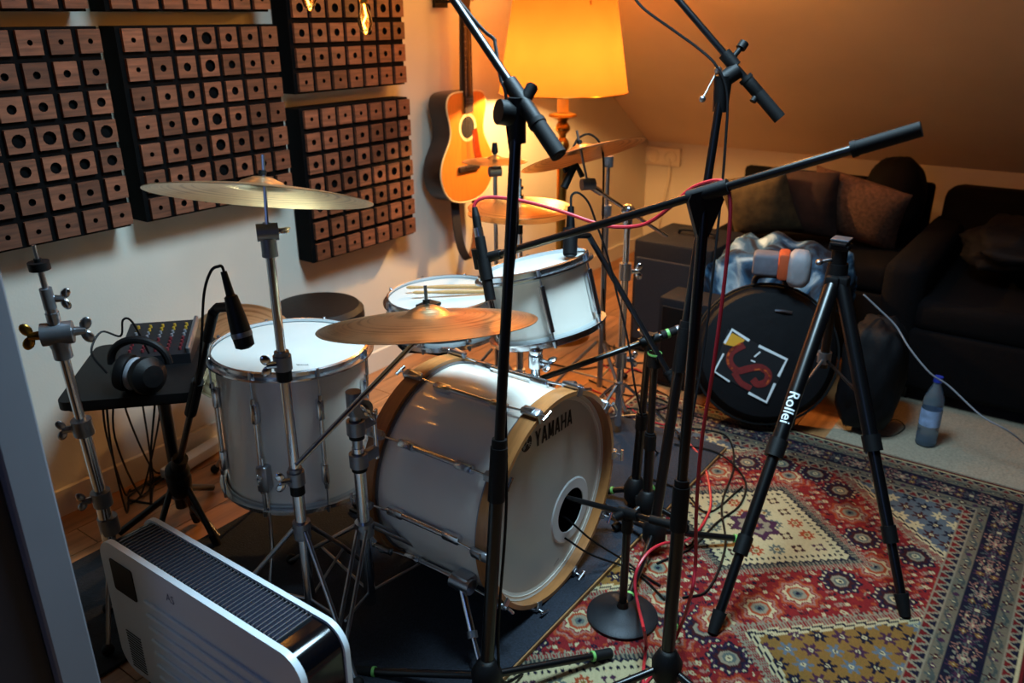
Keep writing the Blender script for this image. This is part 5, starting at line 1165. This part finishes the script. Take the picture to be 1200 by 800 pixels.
# black round bag with sticker
def bag():
    fc = onx(885, 425, 2.80); c = V(2.94, fc.y+.02, .285); n = V(-.86, -.40, .30).normalized()
    t = thing('round_drum_bag', 'round black padded bag with a framed red sticker, leaning behind the tripod', 'bag', (c.x, c.y, 0))
    a, b, _ = basis(n)
    pr_ = [(0,.10),(.16,.098),(.235,.085),(.262,.05),(.268,0),(.262,-.05),(.235,-.085),(.16,-.098),(0,-.10)]
    part('body', MB().lathe(pr_, c, n, 48), M_bag, t)
    part('zip_seam', MB().lathe([(.268+.005*math.cos(q), .055+.005*math.sin(q)) for q in np.linspace(0,2*PI,7)[:-1]], c, n, 48, closed=True), M_rubber, t)
    part('carry_handle', MB().tube(spline([c+b*.24+a*-.06+n*.04, c+b*.29-a*.05+n*.05, c+b*.30+n*.055, c+b*.29+a*.05+n*.05, c+b*.24+a*.06+n*.04]), .011), M_strap, t)
    # sticker: image-space axes on the bag face
    o = c+n*.1005
    def onface(x, y):
        d = V(*ray(x, y)); s = (o-V(*CAM)).dot(n)/d.dot(n); return V(*CAM)+d*s
    st = part('sticker', MB().add([onface(853,385), onface(924,421), onface(900,473), onface(836,434)], [(0,1,2,3)]), mat('sticker_black', '0c0c10', .5, noise=.1), t, 'black sticker with white frame', smooth=False)
    off = n*.0012
    def strip(pts, w, m, nm):
        mb = MB(); P = [onface(*p)+off for p in pts]; vs = []; fs = []
        for i, p in enumerate(P):
            d = (P[min(i+1,len(P)-1)]-P[max(i-1,0)]).normalized(); s = n.cross(d)*w/2; vs += [p-s, p+s, p+s+off*.8, p-s+off*.8]
        for i in range(len(P)-1): fs += [tuple(4*i+q for q in f) for f in ((0,1,5,4),(1,2,6,5),(2,3,7,6),(3,0,4,7))]
        part(nm, mb.add(vs, fs), m, st, smooth=False)
    W = M_letter
    strip([(849,402),(858,386),(878,399)], .010, W, 'frame_line'); strip([(889,405),(922,421),(912,441)], .010, W, 'frame_line')
    strip([(908,449),(898,471),(877,460)], .010, W, 'frame_line'); strip([(855,447),(837,435),(848,414)], .007, W, 'frame_line')
    strip([(884,418),(891,412)], .006, W, 'frame_mark'); strip([(880,422),(885,424)], .005, W, 'frame_mark')
    part('yellow_diamond', MB().add([onface(*p)+off for p in ((848,403),(858,390),(873,398),(865,407))], [(0,1,2,3)]), mat('sticker_yellow', 'd69a28', .5, noise=.1), st, smooth=False)
    R_ = mat('sticker_red', '6e1a18', .5, noise=.25, nscale=60); O_ = mat('sticker_orange', 'c4581e', .5, noise=.2, nscale=60)
    sp = lambda P: [(p.x, p.y) for p in spline([(x, y, 0) for x, y in P], 5)]
    strip(sp([(872,404),(858,412),(855,424),(864,434),(876,432),(890,430),(900,437),(898,447),(888,450),(882,444)]), .026, R_, 'red_coil')
    strip(sp([(868,402),(855,412),(853,424),(858,432)]), .008, O_, 'orange_curve'); strip(sp([(884,433),(895,433),(902,441),(898,450)]), .006, O_, 'orange_curve')
    strip(sp([(860,436),(868,448),(880,455)]), .022, R_, 'red_coil')
    part('buckle', MB().tube([c+a*.02+b*.17+n*.1, c+a*.05+b*.17+n*.108, c+a*.08+b*.165+n*.1], .005), M_chrome2, t)
bag()
lump('backpack', 'black backpack slumped behind the tripod', 'backpack', V(3.10, .555, .235), (.26, .22, .44), M_bag, 2.8, .06, 4, seed=5)
# blue tie-dye cloth: draped sheet over an equipment case
t = thing('equipment_case', 'black equipment case under the blue cloth', 'case', (3.40, 1.02, 0))
part('case_body', MB().rbox((3.40, 1.02, .26), (.30, .40, .51), .02, 2), M_bag, t)
part('latch', MB().rbox((3.246, 1.02, .40), (.012, .05, .04), .003), M_castgrey, t)
def cloth():
    nx, ny = 46, 46; vs = []; fs = []; cx, cy = 3.39, 1.03
    m = bpy.data.materials.new('tie_dye_denim'); m.use_nodes = True; N = m.node_tree.nodes; L = m.node_tree.links; b = N['Principled BSDF']; b.inputs['Roughness'].default_value = .95
    tc = N.new('ShaderNodeTexCoord'); nz = N.new('ShaderNodeTexNoise'); nz.inputs['Scale'].default_value = 6; nz.inputs['Detail'].default_value = 6; nz.inputs['Distortion'].default_value = 1.8; cr = N.new('ShaderNodeValToRGB')
    e = cr.color_ramp.elements; e[0].position = .40; e[0].color = (*lin('0e1626'), 1); e[1].position = .66; e[1].color = (*lin('a9c3cf'), 1); k = e.new(.52); k.color = (*lin('2f5878'), 1)
    L.new(tc.outputs['Object'], nz.inputs[0]); L.new(nz.outputs[0], cr.inputs[0]); L.new(cr.outputs[0], b.inputs['Base Color'])
    for side in (0, 1):
        for i in range(nx):
            for j in range(ny):
                u, v = -1+2*i/(nx-1), -1+2*j/(ny-1)
                x, y = u*.42, v*.40
                ox, oy = max(0, abs(x)-.16), max(0, abs(y)-.21)
                px = math.copysign(min(abs(x), .16)+.035*(1-math.exp(-ox*14))+.03*ox, x); py = math.copysign(min(abs(y), .21)+.035*(1-math.exp(-oy*14))+.03*oy, y)
                drop = max(ox*1.05, oy*.75)
                z = .565+.06*math.exp(-((x+.02)**2+(y-.02)**2)/.02)+.018*math.sin(x*33+y*11)+.014*math.sin(y*41-x*9)-drop
                if drop > .01: px += math.copysign(.02*math.sin(y*30+2), x)*(ox > .01); py += math.copysign(.02*math.sin(x*31), y)*(oy > .01)
                vs.append(V(cx+px*(1-.02*side), cy+py*(1-.02*side), z-.004*side))
    for s in (0, 1):
        o = s*nx*ny
        for i in range(nx-1):
            for j in range(ny-1): fs.append((o+i*ny+j, o+(i+1)*ny+j, o+(i+1)*ny+j+1, o+i*ny+j+1))
    rim = [i*ny for i in range(nx)]+[(nx-1)*ny+j for j in range(1, ny)]+[i*ny+ny-1 for i in range(nx-2, -1, -1)]+[j for j in range(ny-2, 0, -1)]
    for a_, b_ in zip(rim, rim[1:]+rim[:1]): fs.append((a_, b_, nx*ny+b_, nx*ny+a_))
    solo('blue_cloth', MB().add(vs, fs), m, (cx, cy, .5), 'blue and white tie-dyed cloth draped over the case', 'cloth', ang=80)
cloth()
# grey and orange pouch
pc = dep(922, 312, 3.02)
t = thing('padded_case', 'small grey padded case with orange-red opening on the round bag', 'case', pc-V(0,0,.07))
part('shell', lump('', '', '', pc+V(.0,-.045,.0), (.10, .085, .14), None, 3, .03, R=Matrix.Rotation(.3,3,'Z'), seed=2, ret=True), mat('grey_shell', '8f9096', .6, noise=.15, nscale=20), t, ang=80)
part('lining', MB().rbox(pc+V(-.0,.012,.005), (.10,.04,.10), .012, 2, Matrix.Rotation(.3,3,'Z')), mat('orange_lining', 'b24a22', .7, noise=.15), t)
part('pocket', MB().rbox(pc+V(.0,.075,.0), (.085,.10,.085), .015, 3, Matrix.Rotation(.3,3,'Z')), mat('grey_pocket', '5d5f6a', .7, noise=.2, nscale=30), t)
# white cable on the sofa, bottle
P = [dep(1012, 345, 2.92), dep(1030, 362, 2.92), dep(1050, 382, 2.92), dep(1066, 408, 2.9), dep(1090, 437, 2.88), dep(1112, 452, 2.88), dep(1150, 487, 2.84), dep(1185, 507, 2.82), onz(1225, 540, .012), onz(1260, 552, .010)]
solo('white_cable', MB().tube(spline(P, 6), .0032, 6), M_grey, P[-1], 'pale cable stretching down across the dark sofa front', 'cable')
bo = onz(1084, 520, .006)
t = thing('water_bottle', 'clear plastic water bottle with blue cap standing on beige carpet', 'bottle', bo)
M_pet = mat('clear_pet', '9db4cc', .08, trans=.85, ior=1.3)
part('bottle_body', MB().lathe([(0,0),(.03,0),(.036,.008),(.036,.05),(.034,.055),(.036,.06),(.036,.085)] + [(.036,.15),(.034,.158),(.036,.165),(.034,.19),(.022,.225),(.0135,.245),(.0135,.262)], bo, n=28), M_pet, t)
part('label_band', MB().lathe([(.0365,.085),(.0365,.15)], bo, n=28), mat('bottle_label', '8ea3c6', .5, noise=.4, nscale=30), t)
part('cap', MB().lathe([(.0155,.256),(.0155,.276),(.0,.278)], bo, n=20), mat('blue_cap', '2238a0', .4, noise=.05), t)

# ================================================================== LOOSE CABLES ON THE FLOOR
def floor_cable(pts, label, m=M_cable, r=.0036, group='cables on the floor'):
    P = []
    for q in pts:
        z = .0125
        p = onz(q[0], q[1], z)
        if .895 < p.x < 2.615 and .915 < p.y < 2.005: z = ZR+.004
        elif p.x > 2.93 or p.y > 1.42: z = .0045
        P.append(onz(q[0], q[1], z))
    solo('cable', MB().tube(spline(P, 6), r, 6), m, P[0], label, 'cable', group)
lb = 'thin cable lying across the floor behind the bass drum'
floor_cable([(640,425),(680,432),(720,428),(770,440),(800,430)], lb); floor_cable([(700,470),(720,455),(755,452),(790,470),(770,480),(735,478)], lb)
floor_cable([(690,445),(730,462),(770,466),(800,482),(830,492)], lb); floor_cable([(700,400),(735,410),(760,398),(780,415),(752,425),(722,418),(720,404)], lb)
floor_cable([(705,425),(725,440),(745,432),(770,452)], 'thin reddish cable lying across the floor behind the bass drum', M_red, .003)
floor_cable([(690,455),(725,470),(760,492),(790,500)], 'thin reddish cable lying across the floor behind the bass drum', M_red, .003)
lb2 = 'thin black cable trailing over the rug beside the riser corner'
floor_cable([(790,520),(840,530),(872,560),(868,590),(840,612),(812,640),(770,660)], lb2); floor_cable([(800,500),(850,510),(860,545),(846,590),(850,640),(830,690),(800,700)], lb2)
floor_cable([(760,560),(800,575),(830,600),(870,570)], lb2)
floor_cable([(1010,505),(1040,512),(1060,502),(1050,492),(1030,498)], 'coiled black cable on the beige carpet beside the bottle', group=None)
